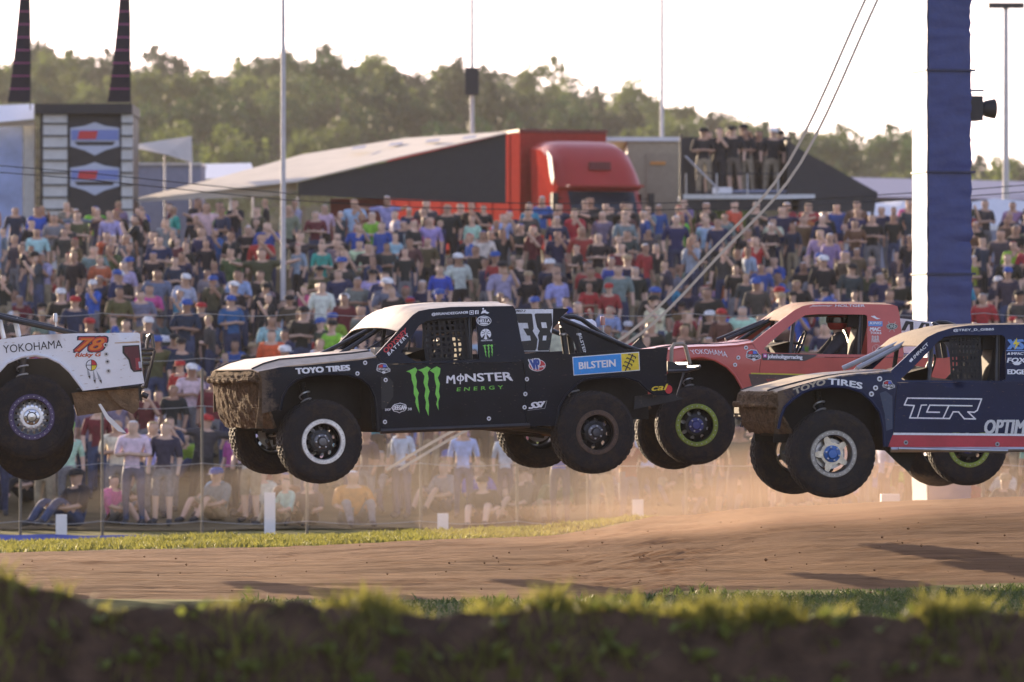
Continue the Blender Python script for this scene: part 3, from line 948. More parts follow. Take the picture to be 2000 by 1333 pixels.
# ---- black truck, the middle one
PB = dict(
    fender=[(512, 742), (506, 726), (560, 715), (640, 707), (700, 701), (734, 696), (752, 712), (752, 735), (748, 770), (744, 842), (737, 842), (735, 800), (731, 775), (720, 752),
            (705, 740), (680, 733), (640, 731), (600, 735), (578, 743), (562, 757), (552, 776), (547, 800), (512, 808)],
    door=[(753, 712.5), (1019, 708.5), (1026, 740), (1025, 790), (1029, 833), (985, 834), (745, 843), (749, 770), (753, 735)],
    quarter=[(1020, 691), (1060, 690), (1115, 692), (1125, 690), (1200, 685), (1305, 679), (1302, 700), (1303, 745), (1313, 752), (1314, 768), (1304, 773), (1278, 772), (1262, 760), (1247, 745), (1222, 737), (1180, 737),
             (1140, 742), (1125, 752), (1105, 772), (1092, 795), (1086, 832), (1030, 833), (1026, 790), (1027, 740)],
    green=[(734, 694), (800, 622), (807, 615), (818, 608), (838, 604), (880, 600), (926, 599), (1002, 598), (1007, 606), (1019, 670), (1024, 690), (1019, 707.5), (752, 711)],
    hole=[(784, 688), (818, 637), (832, 628), (850, 624), (915, 620), (932, 620), (936, 702), (812, 706), (800, 699)],
    arch_f=[(547, 802), (552, 776), (562, 757), (578, 743), (600, 735), (640, 731), (680, 733), (705, 740), (720, 752), (731, 775), (735, 800), (737, 840)],
    arch_r=[(1086, 832), (1092, 795), (1105, 772), (1125, 752), (1140, 742), (1180, 737), (1222, 737), (1247, 745), (1262, 760), (1278, 771)],
    roof=[(776, 647), (788, 635), (800, 622), (807, 615), (818, 608), (838, 604), (880, 600), (926, 599), (965, 598.5), (1002, 598)],
    hood=[(508, 727), (530, 721), (560, 715), (600, 711), (640, 707), (700, 701), (734, 696)],
    lip=(512, 742), fascia=(512, 838), corner=[(530, 724), (506, 728), (507, 745), (506, 790), (500, 837), (514, 838), (514, 808), (547, 799), (560, 757)],
    floor=[(744, 848), (1035, 842)], cabrear=(1014, 690), wf=(632, 863), wr=(1167, 845), wf_far=(532, 847), wr_far=(1046, 836), nosebow=0.05)

def remap(pts, ax, ay, bx, by, k):
    return [(bx + (p[0] - ax) * k, by + (p[1] - ay) * k) for p in pts]

m_bpaint = M('black_paint', (0.007, 0.009, 0.016), 0.36, var=0.3, vs=3, coat=0.08, mud=(0.12, 0, 0, 0.075), mudcol=(.085, .068, .052), spec=.14)
m_bfend = M('black_paint_muddy_front', (0.007, 0.009, 0.016), 0.4, var=0.25, vs=3, coat=0.05, spec=.14, mud=(0.10, 1.6, 0.34, 0.07), mudcol=(0.13, 0.10, 0.075))
m_bmud = M('mud_dusted_top', (0.50, 0.40, 0.29), 0.6, var=0.18, vs=10, coat=.12, mud=(0.16, 0, 0, 0.02), mudcol=(0.20, 0.14, 0.09))
m_bnose = M('mud_caked_nose', (0.115, 0.074, 0.043), 0.95, var=0.5, vs=16, bump=1.0, bs=38, spec=.1)
BT = Truck('black_race_truck', 'black race truck with green claw marks flying in the middle', (632, 863), 60.0, 18.4, 2.0, 0, (900, 709), (1025, 700))
S = dict(PB, paint=m_bpaint, fenderpaint=m_bfend, mudpaint=m_bmud, hoodmat=m_bmud, nosemat=m_bnose, net=((836, 702), (912, 624)),
         rim_f=(ringm('silver_ring', (0.62, 0.61, 0.60)), m_rimdark, (m_rimdark, m_hubsteel), 'hole'),
         rim_r=(ringm('rusty_ring', (0.11, 0.075, 0.055), 0.7, 0.3), m_rimdark, (m_rimdark, m_hubsteel), 'rust'))
build_truck(BT, S)
T = BT
# writing and marks
T.text('TOYO TIRES', (579, 731), (683, 723.5), (682, 713.4), (577.5, 720), WHITE, bold=0.06)
T.text('ODYSSEY', (754, 690.5), (795, 650.5), (792, 640.5), (747, 684), RED, bold=0.03)
T.text('BATTERY', (759.5, 695.5), (799, 656), (795, 651), (756, 690), WHITE, bold=0.02, space=1.3)
T.text('@BRIANDEEGAN38', (843, 618), (914, 614), (913.6, 607.7), (843, 611.5), WHITE, bold=0.02)
T.stroke('icon', [(917.5, 614.3), (917.5, 607.6), (924.5, 607.2), (924.5, 613.9)], 1.1, WHITE, closed=True)
T.ell('icon', (921, 610.7), 1.7, 1.7, WHITE, n=10)
T.poly('icon', [(927.5, 614), (927.5, 606.9), (934.6, 606.5), (934.6, 613.6)], WHITE)
T.text('f', (929.8, 613.8), (933, 613.7), (933, 607.5), (929.8, 607.6), BLK, 2)
T.poly('emblem', [(939, 613.4), (942, 607), (948, 605.5), (950, 609), (955.6, 611), (952, 613.4), (946, 611.6)], WHITE)
T.ell('emblem', (943.5, 603.6), 1.8, 1.8, WHITE, n=10)
T.ell('oval_badge', (945, 627), 14.6, 9.8, WHITE, 1)
T.ell('oval_badge', (945, 627), 13.2, 8.5, BLK, 2)
T.text('HELLA', (934, 630.6), (956, 629.6), (956, 623.4), (934, 624.4), WHITE, 3, bold=0.03)
for q in (-1, 1):
    T.poly('oval_badge', [(945 + dx, 627 + q * (7.3 - abs(dx) ** 2 * .022)) for dx in (-8, -4, 0, 4, 8)] + [(953, 627 + q * 4.6), (937, 627 + q * 4.6)], WHITE, 3)
T.ell('palm_badge', (948.6, 653), 10.4, 10.4, WHITE, 1)
T.poly('palm_badge', [(940, 661), (947.5, 652), (945, 662.5)], BLK, 2); T.poly('palm_badge', [(949.5, 652), (951, 662.4), (957, 661)], BLK, 2)
for q in ((-8, 1), (-7, -4), (0, -8), (7, -4), (8, 1)):
    T.stroke('palm_badge', [(948.6 + q[0] * .25, 651 + q[1] * .25), (948.6 + q[0], 651 + q[1])], 0.9, BLK, 2)
T.text('HEATWAVE', (939.5, 667), (961, 666.4), (961, 663.8), (939.5, 664.4), WHITE, bold=0.02)
CLAW = [[(793, 726), (803, 722), (811, 718), (815, 723), (811, 733), (814, 745), (813, 757), (818, 768), (816, 776), (817, 786), (819.5, 808), (813, 793), (811, 785), (812, 778), (808, 770), (808, 755), (804, 742), (803, 732), (800, 728)],
        [(816, 723), (826, 720), (834, 716), (841, 720), (835, 728), (837, 740), (835, 752), (839, 765), (836, 778), (838, 792), (837, 813), (831, 798), (832, 786), (829, 774), (831, 760), (827, 748), (829, 735), (824, 727)],
        [(839, 724), (847, 719), (853, 716), (860, 720), (859, 730), (855, 738), (859, 750), (857, 765), (859, 775), (856, 785), (856.5, 802), (852, 790), (854, 780), (850, 770), (852, 755), (849, 742), (848, 730)]]
for c in CLAW:
    T.poly('claw_mark', c, (0.20, 0.62, 0.08))
    T.poly('claw_mark', [(942 + (x - 793) * 20.6 / 67, 673 + (y - 716) * 27 / 97) for x, y in c], (0.20, 0.62, 0.08))
T.text('M', (872, 748.5), (889, 750), (887, 733), (873, 735), WHITE, bold=0.03)
T.text('O', (892, 745), (906, 744.5), (906, 733.5), (892, 734), WHITE, bold=0.03)
T.stroke('lettering', [(899.5, 731), (898.6, 750)], 2.2, WHITE, 1.5)
T.text('NSTER', (909, 746), (1001, 743.5), (998, 727), (908, 731), WHITE, bold=0.03)
T.poly('lettering', [(992, 735), (997, 736), (1002, 745), (999, 744)], WHITE, 1.4)
T.text('ENERGY', (892, 764.6), (982.6, 760), (982, 753), (893, 757.5), GREEN, bold=0.02, space=1.7)
T.ell('fuel_badge', (1049, 714), 16.6, 11.8, WHITE, 1); T.ell('fuel_badge', (1049, 714), 15.4, 10.6, RED, 2)
T.text('VP', (1037, 723.5), (1054, 721.5), (1052, 701), (1033, 703), WHITE, 3, bold=0.07, shear=-.15)
T.text('VP', (1038, 722.6), (1053, 720.8), (1051, 702), (1034, 704), NAVY, 4, bold=0.04, shear=-.15)
T.text('Racing', (1051, 720), (1063, 718), (1063, 713), (1051, 715), WHITE, 3, shear=.3)
for p in ((1029, 741), (1026, 770), (1024.5, 796), (955, 818), (698, 730), (753, 742.6), (752, 824.5), (713, 709)): T.washer(*p)
T.text('SSI', (1033, 799), (1062, 795), (1064, 784), (1035, 787), WHITE, bold=0.05, shear=.35)
T.stroke('sticker', [(1031, 802), (1064, 798), (1068, 783)], 0.8, GREY)
loz = [(764, 797), (770, 790), (777, 788.5), (781, 787), (785, 788), (792, 790), (795, 797), (791, 803), (784, 805), (780, 807.5), (776, 805.5), (769, 804)]
T.poly('shop_badge', loz, WHITE, 1); T.poly('shop_badge', [(779.5 + (x - 779.5) * .90, 797 + (y - 797) * .86) for x, y in loz], BLK, 2)
T.text('DEEGAN', (767, 801.5), (792.5, 800.5), (792.5, 791.5), (767, 792.5), WHITE, 3, bold=0.03)
T.text('SHOP', (752, 803), (763, 802.5), (763, 798), (752, 798.5), WHITE, bold=.02); T.text('38', (796.5, 802), (804, 801.6), (804, 796.8), (796.5, 797.2), WHITE, bold=.02)
T.poly('shock_sticker', [(1117.6, 697.6), (1248, 687.5), (1249.6, 724), (1120, 734)], WHITE, 1)
T.poly('shock_sticker', [(1119, 699.2), (1212, 691.9), (1213.6, 725.4), (1121.2, 732.4)], BLUE, 2)
T.poly('shock_sticker', [(1213, 691.8), (1246.6, 689.2), (1248, 722.6), (1214.6, 725.3)], YEL, 2)
T.text('BILSTEIN', (1130.8, 721.6), (1201.6, 716), (1200.8, 702.4), (1130, 708.2), WHITE, 3, bold=0.03)
T.stroke('shock_sticker', [(1221, 724), (1235, 693)], 2.4, BLK, 3)
for k in range(4):
    cx, cy = 1223.5 + k * 3.6, 717.5 - k * 7.4
    T.stroke('shock_sticker', [(cx - 7.5, cy + .5 - 2.5), (cx - 6.5, cy - 3.4), (cx + 6.5, cy + 2.6), (cx + 6, cy + 5)], 2.0, BLK, 3.4)
T.text('cal', (1272, 764), (1303, 761.6), (1304, 750.4), (1274.4, 751.5), YEL, 2, bold=0.022, shear=.2)
T.ell('sticker', (1306, 761), 7, 8.5, RED, 1)
def badge(T, cx, cy, k=1.0):
    pts = [(-13, 2), (-11, -7), (-4, -10), (6, -9), (9, -3), (14, 1), (14, 6), (5, 9), (1, 11), (-3, 8), (-12, 5)]
    T.poly('series_badge', [(cx + x * k, cy + y * k) for x, y in pts], WHITE, 1)
    T.poly('series_badge', [(cx + x * k * .9, cy + y * k * .88) for x, y in pts], BLK, 2)
    T.poly('series_badge', [(cx - 9 * k, cy - 1.5 * k), (cx - 8 * k, cy - 6.5 * k), (cx - 1 * k, cy - 7.5 * k), (cx - 1 * k, cy - 2 * k)], RED, 3)
    T.poly('series_badge', [(cx - .5 * k, cy - 2 * k), (cx - .5 * k, cy - 7.5 * k), (cx + 5 * k, cy - 7 * k), (cx + 7 * k, cy - 2.5 * k)], (0.10, 0.16, 0.6), 3)
    T.text('OFF-ROAD', (cx - 11 * k, cy + 3.6 * k), (cx + 12 * k, cy + 4.4 * k), (cx + 11 * k, cy - .2 * k), (cx - 11 * k, cy - 1 * k), WHITE, 3, bold=0.02)
    T.ell('series_badge', (cx + 1 * k, cy + 7.2 * k), 3.4 * k, 1.8 * k, WHITE, 3, n=12)
badge(T, 748, 720)
# fender vent scoop
T.poly('fender_scoop', [(744, 738), (757, 735), (768, 747), (768, 775), (752, 799), (745, 800)], (0.006, 0.007, 0.010), 1.2)
# number board behind the cab, rear cage, shocks, beacon, bumper
YB = 0.60
def board(T, outline, mat, yl, name='number_board', th=0.02):
    o = MB().prism([T.V(px, py, yl) for px, py in outline], (0, -th, 0)).build(name, mat, T.e, smooth=False)
    return o
board(T, [(1005, 603), (1110, 603), (1110, 607), (1094, 621), (1080, 640), (1073, 689), (1020, 689), (1008, 610)], m_bpaint, YB)
T.poly('number_plate', [(1006, 604.2), (1080, 604.2), (1079, 635), (1072, 686.6), (1020, 686.6), (1008, 612)], WHITE, 1, YB)
T.poly('numeral', [(1007, 613), (1037, 613), (1039, 614.7), (1042, 642), (1040, 647), (1049.6, 663), (1047.6, 681), (1045, 685.4), (1020.5, 685.4), (1017.5, 667), (1036.6, 665.4), (1035, 656), (1029.4, 655.7), (1021.6, 642), (1032, 642), (1030, 631), (1012, 631), (1009, 622)], BLK, 2, YB)
T.poly('numeral', [(1043.7, 614.7), (1046, 612.6), (1077, 612.4), (1078.6, 634), (1074, 647), (1077, 653), (1071.6, 685), (1051, 685.4), (1049.5, 683), (1052, 665), (1050, 655), (1054, 647), (1049, 640), (1047, 632)], BLK, 2, YB)
T.poly('numeral', [(1056, 630), (1066, 630), (1068, 641), (1058, 641)], WHITE, 3, YB); T.poly('numeral', [(1060, 656), (1067, 656), (1066, 665.4), (1059, 665.4)], WHITE, 3, YB)
T.text('PRO 2', (1006.5, 610.4), (1025.5, 609.6), (1026, 605.4), (1007, 606), BLK, 2, yl=YB, shear=.3)

def rear_rig(T, f, bump=True):
    """rear cage, shocks, tank and tail tubes; f maps the black truck's pixels to this truck's"""
    V = lambda px, py, yl: T.V(*f(px, py), yl)
    e = T.e
    for sg in (0.58, -0.58):
        MB().prism([V(1094, 624, .58) * 1, V(1228, 680, .58), V(1236, 692, .58), V(1130, 694, .58), V(1122, 668, .58), V(1092, 632, .58)], (0, -0.02, 0)).build('bed_gusset', m_bpaint if T is BT else m_black, e, smooth=False) if sg > 0 else None
        MB().tube([Vector((p.x, sg, p.z)) for p in (V(1094, 622, .58), V(1228, 679, .58), V(1262, 690, .58))], 0.026, 8).build('rear_stay', m_tube, e)
        MB().tube([Vector((p.x, sg * .97, p.z)) for p in (V(1020, 690, .58), V(1080, 640, .58), V(1096, 622, .58))], 0.012, 6).build('board_stay', m_tube, e)
    hoop = [V(1095, 621, .30), V(1105, 618, .30), V(1120, 619, .30), V(1136, 624, .30), V(1175, 652, .30), V(1201, 667, .30), V(1228, 680, .30)]
    MB().tube(hoop, 0.026, 8).build('rear_hoop', m_tube, e)
    MB().tube([V(1094, 622, .58), V(1094, 622, .58) * 1 + Vector((0, -1.16, 0))], 0.026, 8).build('cage_crossbar', m_tube, e)
    tk = V(1132, 640, .1)
    MB().lathe([(0.001, -.20), (0.06, -.195), (0.085, -.16), (0.09, 0), (0.085, .16), (0.06, .195), (0.001, .20)], 20, (0, 0, 0), 'x').build('white_tank', dmat(WHITE), e).location = tk + Vector((0, -.05, 0))
    for px, yl in ((1098, .50), (1110, .42), (1126, .55)):
        a, b = V(px, 640, yl), V(px + 9, 702, yl)
        o = MB().tube([a, b], 0.034, 10).tube([b, b + (b - a) * .5], 0.016, 8).build('bypass_shock', m_black, e)
        MB().lathe([(0.036, 0), (0.041, 0.005), (0.041, 0.02), (0.036, 0.025)], 12, (0, 0, 0), 'z').build('shock_collar', m_steel, o).location = a + (b - a) * .25
    bc = V(1178, 650, .30)
    MB().tube([bc, bc + Vector((0, 0, .09))], 0.010, 6).build('beacon_stem', m_steel, e)
    MB().lathe([(0.001, .08), (0.026, .08), (0.026, .16), (0.022, .175), (0.001, .178)], 14, bc, 'z').build('beacon', M('beacon_lens', (0.45, 0.18, 0.14), 0.15), e)
    MB().prism([V(1228, 682, .45), V(1249, 661, .45), V(1264, 680, .45)], (0, -.02, 0)).build('bed_fin', m_black, e, smooth=False)
    MB().box((V(1160, 700, 0).x, 0, V(1160, 706, 0).z), (1.0, HW * 1.7, 0.03)).build('bed_floor', m_dark, e)
rear_rig(T, lambda x, y: (x, y))
o = T.text('BILSTEIN', (1129, 652), (1141, 694), (1146, 692), (1134.5, 651), WHITE, bold=.02, yl=0.60)
for sg in (1, -1):
    y0 = 0.80 * sg
    W_ = lambda px, py: Vector((T.P(px, py, .80)[0], y0, T.P(px, py, .80)[1]))
    if sg > 0:
        MB().tube([W_(1305, 726), W_(1340, 725), W_(1366, 718)] + [W_(1370, 716) + Vector((-.02, -.12, 0))], 0.018, 8).build('tail_tube', m_tube, T.e)
    MB().tube([W_(1336, 728), W_(1322, 776)], 0.014, 6).build('tail_brace', m_tube, T.e)
    MB().prism([W_(1240, 775), W_(1300, 765), W_(1338, 779), W_(1238, 800)], (0, -.02 * sg, 0)).build('rear_skirt', m_black, T.e, smooth=False)
W_ = lambda px, py, y: T.V(px, py, y)
MB().tube([W_(1311, 710, .35), W_(1312, 680, .35), W_(1316, 673, .33), W_(1333, 672, .30), W_(1338, 675, .30), W_(1344, 697, .30), W_(1347, 711, .30)], 0.022, 8).build('bumper_hoop', M('dusty_tube', (0.30, 0.25, 0.19), 0.5, metal=.3), T.e)
MB().tube([W_(1347, 711, .30), W_(1347, 711, .30) + Vector((0, -.8, 0))], 0.022, 8).build('bumper_bar', m_tube, T.e)
MB().tube([W_(1366, 717, .70), W_(1366, 717, .70) + Vector((0, -1.4, 0))], 0.020, 8).build('bumper_bar', m_tube, T.e)
MB().prism([W_(1304, 706, .55), W_(1318, 708, .55), W_(1326, 714, .55), W_(1343, 713, .55), W_(1340, 727, .55), W_(1304, 725, .55)], (0, -1.1, 0)).build('tail_plate', m_black, T.e, smooth=False)
MB().tube([T.V(692, 697, .30), T.V(776, 648, .30)], 0.012, 6).build('windscreen_brace', m_tube, T.e)
MB().box(T.V(742, 690, .70), (.16, .16, .12)).build('mirror_pod', m_bmud, T.e)

# ---- red truck, behind
m_rpaint = M('red_paint', (0.50, 0.085, 0.060), 0.4, var=0.14, vs=2.5, coat=0.3, mud=(0.10, 0, 0, 0.03), mudcol=(0.36, 0.20, 0.13))
m_rmud = M('red_paint_dusty_top', (0.52, 0.22, 0.15), 0.6, var=0.2, vs=5, mud=(0.40, 0, 0, 0.05), mudcol=(0.36, 0.26, 0.17))
RT = Truck('red_race_truck', 'red race truck with white tyre lettering, half hidden behind the black truck', (1361, 831), 63.8, 5.8, -1.0, 0, (1600, 698), (1766, 690))
fr = lambda x, y: (1361 + (x - 632) * 0.965, 831 + (y - 863) * 0.965)
qf = lambda pts: [(1893 + (x - 1167) * 0.95, 872 + (y - 865) * 0.95) for x, y in pts]
S = dict(paint=m_rpaint, mudpaint=m_rmud, hoodmat=m_rpaint, nosemat=m_bnose, nosebow=0.10, hoodcrown=0.035, crown=0.02,
    fender=[(1246, 722), (1244, 702), (1290, 686), (1330, 679), (1365, 677), (1400, 678), (1440, 676), (1469, 671), (1486, 698), (1482, 730), (1478, 812), (1462, 812), (1451, 762), (1445, 750), (1435, 733), (1420, 717), (1396, 703.5),
            (1372, 697.5), (1348, 699), (1321, 708), (1303, 726), (1287, 750), (1276, 775), (1246, 775)],
    door=[(1487, 698.5), (1764, 699), (1768, 740), (1768, 815), (1479, 812), (1483, 730)],
    quarter=qf([(1033, 682), (1060, 682), (1115, 684), (1125, 682), (1200, 680), (1312, 677), (1312, 772), (1278, 772), (1262, 760), (1247, 745), (1222, 737), (1180, 737), (1140, 742), (1125, 752), (1105, 772), (1092, 795), (1086, 812), (1036, 812)]),
    green=[(1469, 669), (1510, 637), (1552, 606), (1567, 598.5), (1582, 595), (1606, 593.5), (1680, 594), (1744, 595.5), (1753, 599), (1757, 615), (1762, 660), (1765, 690), (1764, 698), (1486, 697.5)],
    hole=[(1492, 681), (1504, 669), (1558, 625), (1573, 616), (1600, 614), (1690, 615), (1694, 618), (1694, 693), (1597, 692), (1500, 689)],
    arch_f=[(1276, 775), (1287, 750), (1303, 726), (1321, 708), (1348, 699), (1372, 697.5), (1396, 703.5), (1420, 717), (1435, 733), (1445, 750), (1451, 762), (1462, 811)],
    arch_r=qf([(1086, 812), (1092, 795), (1105, 772), (1125, 752), (1140, 742), (1180, 737), (1222, 737), (1247, 745), (1262, 760), (1278, 771)]),
    roof=[(1524, 627), (1538, 617), (1552, 606), (1567, 598.5), (1582, 595), (1606, 593.5), (1680, 594), (1744, 595.5)],
    hood=[(1246, 704), (1265, 696), (1290, 686), (1330, 679), (1365, 677), (1400, 676.5), (1440, 674), (1469, 669)],
    lip=(1246, 722), fascia=(1246, 800), corner=[(1266, 698), (1244, 704), (1244, 760), (1242, 799), (1252, 799), (1252, 776), (1276, 774), (1300, 728)],
    floor=[(1480, 818), (1770, 820)], cabrear=(1760, 690), wf=(1361, 831), wr=(1893, 872), wf_far=(1317, 842), wr_far=(1815, 875),
    rim_f=(ringm('lime_ring', (0.25, 0.32, 0.05), 0.5, 0.1), m_rimdark, (m_rimdark, M('blue_hub', (0.05, 0.06, 0.22), 0.35)), 'hole8'),
    rim_r=(ringm('lime_ring', (0, 0, 0)), m_rimdark, (m_rimdark, MATS['blue_hub']), 'hole8'), net=None)
build_truck(RT, S)
T = RT
rear_rig(T, lambda x, y: qf([(x, y - 8)])[0])
T.text('YOKOHAMA', (1352, 692.5), (1421, 698.5), (1419, 687.5), (1347, 684), WHITE, bold=0.005, bow=3.2)
T.poly('graphic', [(1487, 691), (1500, 690.5), (1597, 693), (1590, 698), (1572, 705.5), (1489, 704)], (0.05, 0.035, 0.035), 1)
T.text('johnholtgerracing', (1499.5, 702.6), (1567, 703.8), (1566.4, 694.5), (1499.5, 692.5), WHITE, 2, bold=0.03)
T.poly('icon', [(1490.5, 698.5), (1490.5, 691.6), (1497.5, 691.9), (1497.5, 698.8)], (0.6, 0.08, 0.35), 2); T.ell('icon', (1494, 695.2), 1.9, 1.9, WHITE, 3, 10)
badge(T, 1471, 694, 1.1)
for p in ((1457, 679.5), (1442, 699), (1435.6, 713)): T.washer(*p)
T.text('Johnny', (1581, 600.4), (1624, 599.6), (1626, 595.4), (1584, 596), WHITE, bold=.02, shear=.25)
T.text('HOLTGER', (1631, 599.8), (1689, 600), (1689, 595.2), (1632, 595), WHITE, bold=.03)
T.poly('sticker', [(1700, 618), (1708, 617), (1713, 621), (1720, 623), (1712, 624), (1706, 621)], WHITE, 1)
T.poly('sticker', [(1695.5, 627.6), (1723.6, 628), (1723.6, 638), (1696, 637.6)], (0.12, 0.28, 0.62), 1); T.text('KING', (1698.5, 634), (1721.5, 634), (1721.5, 628.8), (1699, 628.8), WHITE, 2, bold=.03, shear=.2)
T.text('MAC', (1699, 646.5), (1720, 647), (1719, 640), (1700, 640), WHITE, bold=.05); T.text('TOOLS', (1700, 652.6), (1721, 653), (1721, 648.6), (1700, 648.2), WHITE, bold=.03)
T.text('R&R', (1702.5, 669), (1717.5, 669), (1717, 656), (1703, 656), (0.62, 0.5, 0.48))
T.ell('sticker', (1711.6, 682), 9, 9, (0.62, 0.30, 0.27), 1); T.ell('sticker', (1711.6, 682), 7.6, 7.6, (0.48, 0.09, 0.07), 2); T.text('V', (1707, 687), (1716, 687), (1716, 677), (1707, 677), (0.62, 0.30, 0.27), 3)
T.ell('oval_badge', (1742, 638), 11, 6.2, (0.35, 0.42, 0.36), 1); T.ell('oval_badge', (1742, 638), 9.6, 5, BLK, 2); T.text('DRE', (1734, 641.6), (1750, 641.6), (1750, 634.4), (1734, 634.4), (0.5, 0.55, 0.48), 3, bold=.02)
for q in (-1, 1): T.stroke('oval_badge', [(1742 - q * 7, 629), (1742 + q * 5, 648)], 1.0, (0.5, 0.5, 0.45), 0.7)
T.poly('graphic', [(1462, 731), (1780, 737), (1780, 809), (1482, 808)], (0.085, 0.050, 0.042), 1)
T.poly('graphic', [(1466, 728.6), (1780, 735.5), (1780, 738.2), (1467, 731)], (0.55, 0.52, 0.04), 2)
for k in range(9): T.stroke('graphic', [(1497 + k * 4.2, 741), (1512 + k * 4.2, 760)], 1.6, (0.42, 0.06, 0.04), 2)
board(T, [(1757, 622), (1818, 629), (1822, 634), (1822, 690), (1766, 690)], dmat(WHITE), .60)
for dx in (0, 31):
    T.poly('numeral', [(1760 + dx, 646), (1769 + dx, 627 + dx * .1), (1784 + dx, 629 + dx * .1), (1784 + dx, 662), (1777 + dx, 662), (1777 + dx, 634), (1774 + dx, 634), (1768 + dx, 646)], BLK, 1, .60)

# ---- navy truck, right
m_npaint = M('navy_paint', (0.009, 0.018, 0.060), 0.36, var=0.2, vs=3, coat=0.08, mud=(0.11, 0, 0, 0.075), mudcol=(.11, .09, .072), spec=.15)
m_nfend = M('navy_paint_muddy_front', (0.009, 0.018, 0.058), 0.36, var=0.2, vs=3, coat=0.08, spec=.15, mud=(0.10, 1.5, 0.20, 0.07), mudcol=(0.14, 0.10, 0.07))
NT = Truck('navy_race_truck', 'navy blue race truck with red sill stripe, cut by the right edge', (1628, 887), 57.3, 8.7, 0.0, 0, (1850, 746), (2063, 720))
nr = lambda x, y: (1628 + (x - 632) * 1.055, 887 + (y - 863) * 1.04 + (x - 632) * 0.028)
nq = lambda pts: [nr(*p) for p in pts]
S = dict(paint=m_npaint, fenderpaint=m_nfend, mudpaint=M('navy_roof_muddy', (0.012, 0.022, 0.062), .5, var=.2, mud=(.42, .9, -1.35, .08), mudcol=(.30, .23, .155)), hoodmat=M('navy_hood_muddy', (0.012, 0.022, 0.062), 0.4, var=.2, mud=(0.34, 1.2, -0.1, 0.08), mudcol=(0.44, 0.35, 0.25)), nosemat=m_bnose, nosebow=0.13, hoodcrown=0.02, crown=0.008,
    fender=[(1521, 790), (1519, 765), (1550, 756), (1590, 745), (1625, 737), (1670, 731), (1700, 729), (1740, 725), (1752, 748), (1748, 790), (1745, 845), (1738, 873), (1727, 873), (1725, 835), (1718, 805), (1703, 784), (1682, 766), (1655, 757), (1625, 755),
            (1592, 758), (1568, 767), (1544, 784), (1532, 796), (1524, 817), (1520, 838), (1519, 838)],
    door=[(1753, 748), (2062, 746), (2062, 846), (1746, 845), (1749, 790)],
    quarter=nq([(1043, 679), (1060, 679), (1115, 684), (1125, 682), (1200, 677), (1312, 672), (1312, 772), (1278, 772), (1262, 760), (1247, 745), (1222, 737), (1180, 737), (1140, 742), (1125, 752), (1105, 772), (1092, 795), (1086, 815), (1043, 815)]),
    green=[(1740, 725), (1775, 692), (1811, 659), (1832, 649), (1862, 640), (1892, 636), (1940, 634.5), (2000, 634), (2042, 634), (2050, 645), (2062, 746), (1752, 747.5)],
    hole=[(1760, 740), (1778, 724), (1832, 668), (1844, 659), (1862, 655), (1910, 655), (1958, 655), (1964, 661), (1965, 741), (1958, 744), (1764, 743)],
    arch_f=[(1520, 838), (1524, 817), (1532, 796), (1544, 784), (1568, 767), (1592, 758), (1625, 755), (1655, 757), (1682, 766), (1703, 784), (1718, 805), (1725, 835), (1727, 872)],
    arch_r=nq([(1086, 815), (1092, 795), (1105, 772), (1125, 752), (1140, 742), (1180, 737), (1222, 737), (1247, 745), (1262, 760), (1278, 771)]),
    roof=[(1793, 676), (1802, 667), (1811, 659), (1832, 649), (1862, 640), (1892, 636), (1940, 634.5), (2000, 634), (2042, 634)],
    hood=[(1519, 766), (1533, 761), (1550, 756), (1590, 745), (1625, 737), (1670, 731), (1700, 729), (1740, 725)],
    lip=(1521, 790), fascia=(1521, 848), corner=[(1545, 760), (1519, 767), (1517, 800), (1512, 848), (1522, 848), (1522, 835), (1530, 800), (1544, 784)],
    floor=[(1740, 884), (2062, 890)], cabrear=(2050, 740), wf=(1628, 887), wr=nr(1167, 845), wf_far=(1551, 882), wr_far=(nr(1130, 838)),
    rim_f=(ringm('dull_silver_ring', (0.26, 0.25, 0.24), .35, .8), M('silver_barrel', (0.30, 0.29, 0.28), .35, metal=.8, var=.4, vs=25), (M('chrome_disc', (0.45, 0.44, 0.43), .22, metal=.95, var=.3, vs=18), M('blue_cap', (0.03, 0.13, 0.42), .3)), 'spoke5'),
    rim_r=(MATS['dull_silver_ring'], MATS['silver_barrel'], (MATS['chrome_disc'], MATS['blue_cap']), 'spoke5'),
    rockermat=m_steel, net=((1862, 742), (1915, 657)), bracemat=M('grey_tube', (0.36, 0.37, 0.40), .4))
build_truck(NT, S)
T = NT
rear_rig(T, nr)
T.poly('sill_stripe', [(1745.5, 845.5), (2062, 848), (2062, 852.5), (1744, 850)], WHITE, 1)
o = T.panel('sill_panel', [(1743, 850.5), (2062, 853), (2062, 878), (1735, 873.5)], (), M('red_sill', (0.46, 0.03, 0.05), .4, var=.15, mud=(.12, 0, 0, .03)), both=True)
for p in ((1769.4, 864.7), (1948, 868)): T.washer(*p, 4.4, GREY)
for p in ((1718, 740.5), (1710, 758), (1702, 770)): T.washer(*p, 5)
TAN = (0.42, 0.36, 0.27)
T.text('TOYO', (1553, 771), (1611, 751.5), (1611, 741), (1549, 760), TAN, bold=.045, bow=1.5)
T.text('TIRES', (1617.5, 751), (1683, 760.5), (1684, 748.5), (1617.5, 739.6), WHITE, bold=.045, bow=1.5)
T.text('@TREY_D_GIBBS', (1862, 649), (1941, 646.6), (1941, 641), (1862, 643), WHITE, bold=.02)
T.text('IMPACT', (1786, 701.5), (1814, 674), (1810.5, 669.5), (1783, 696), WHITE, bold=.02)
T.poly('sticker', [(1775, 706), (1780, 699), (1784, 703), (1779, 708)], WHITE)
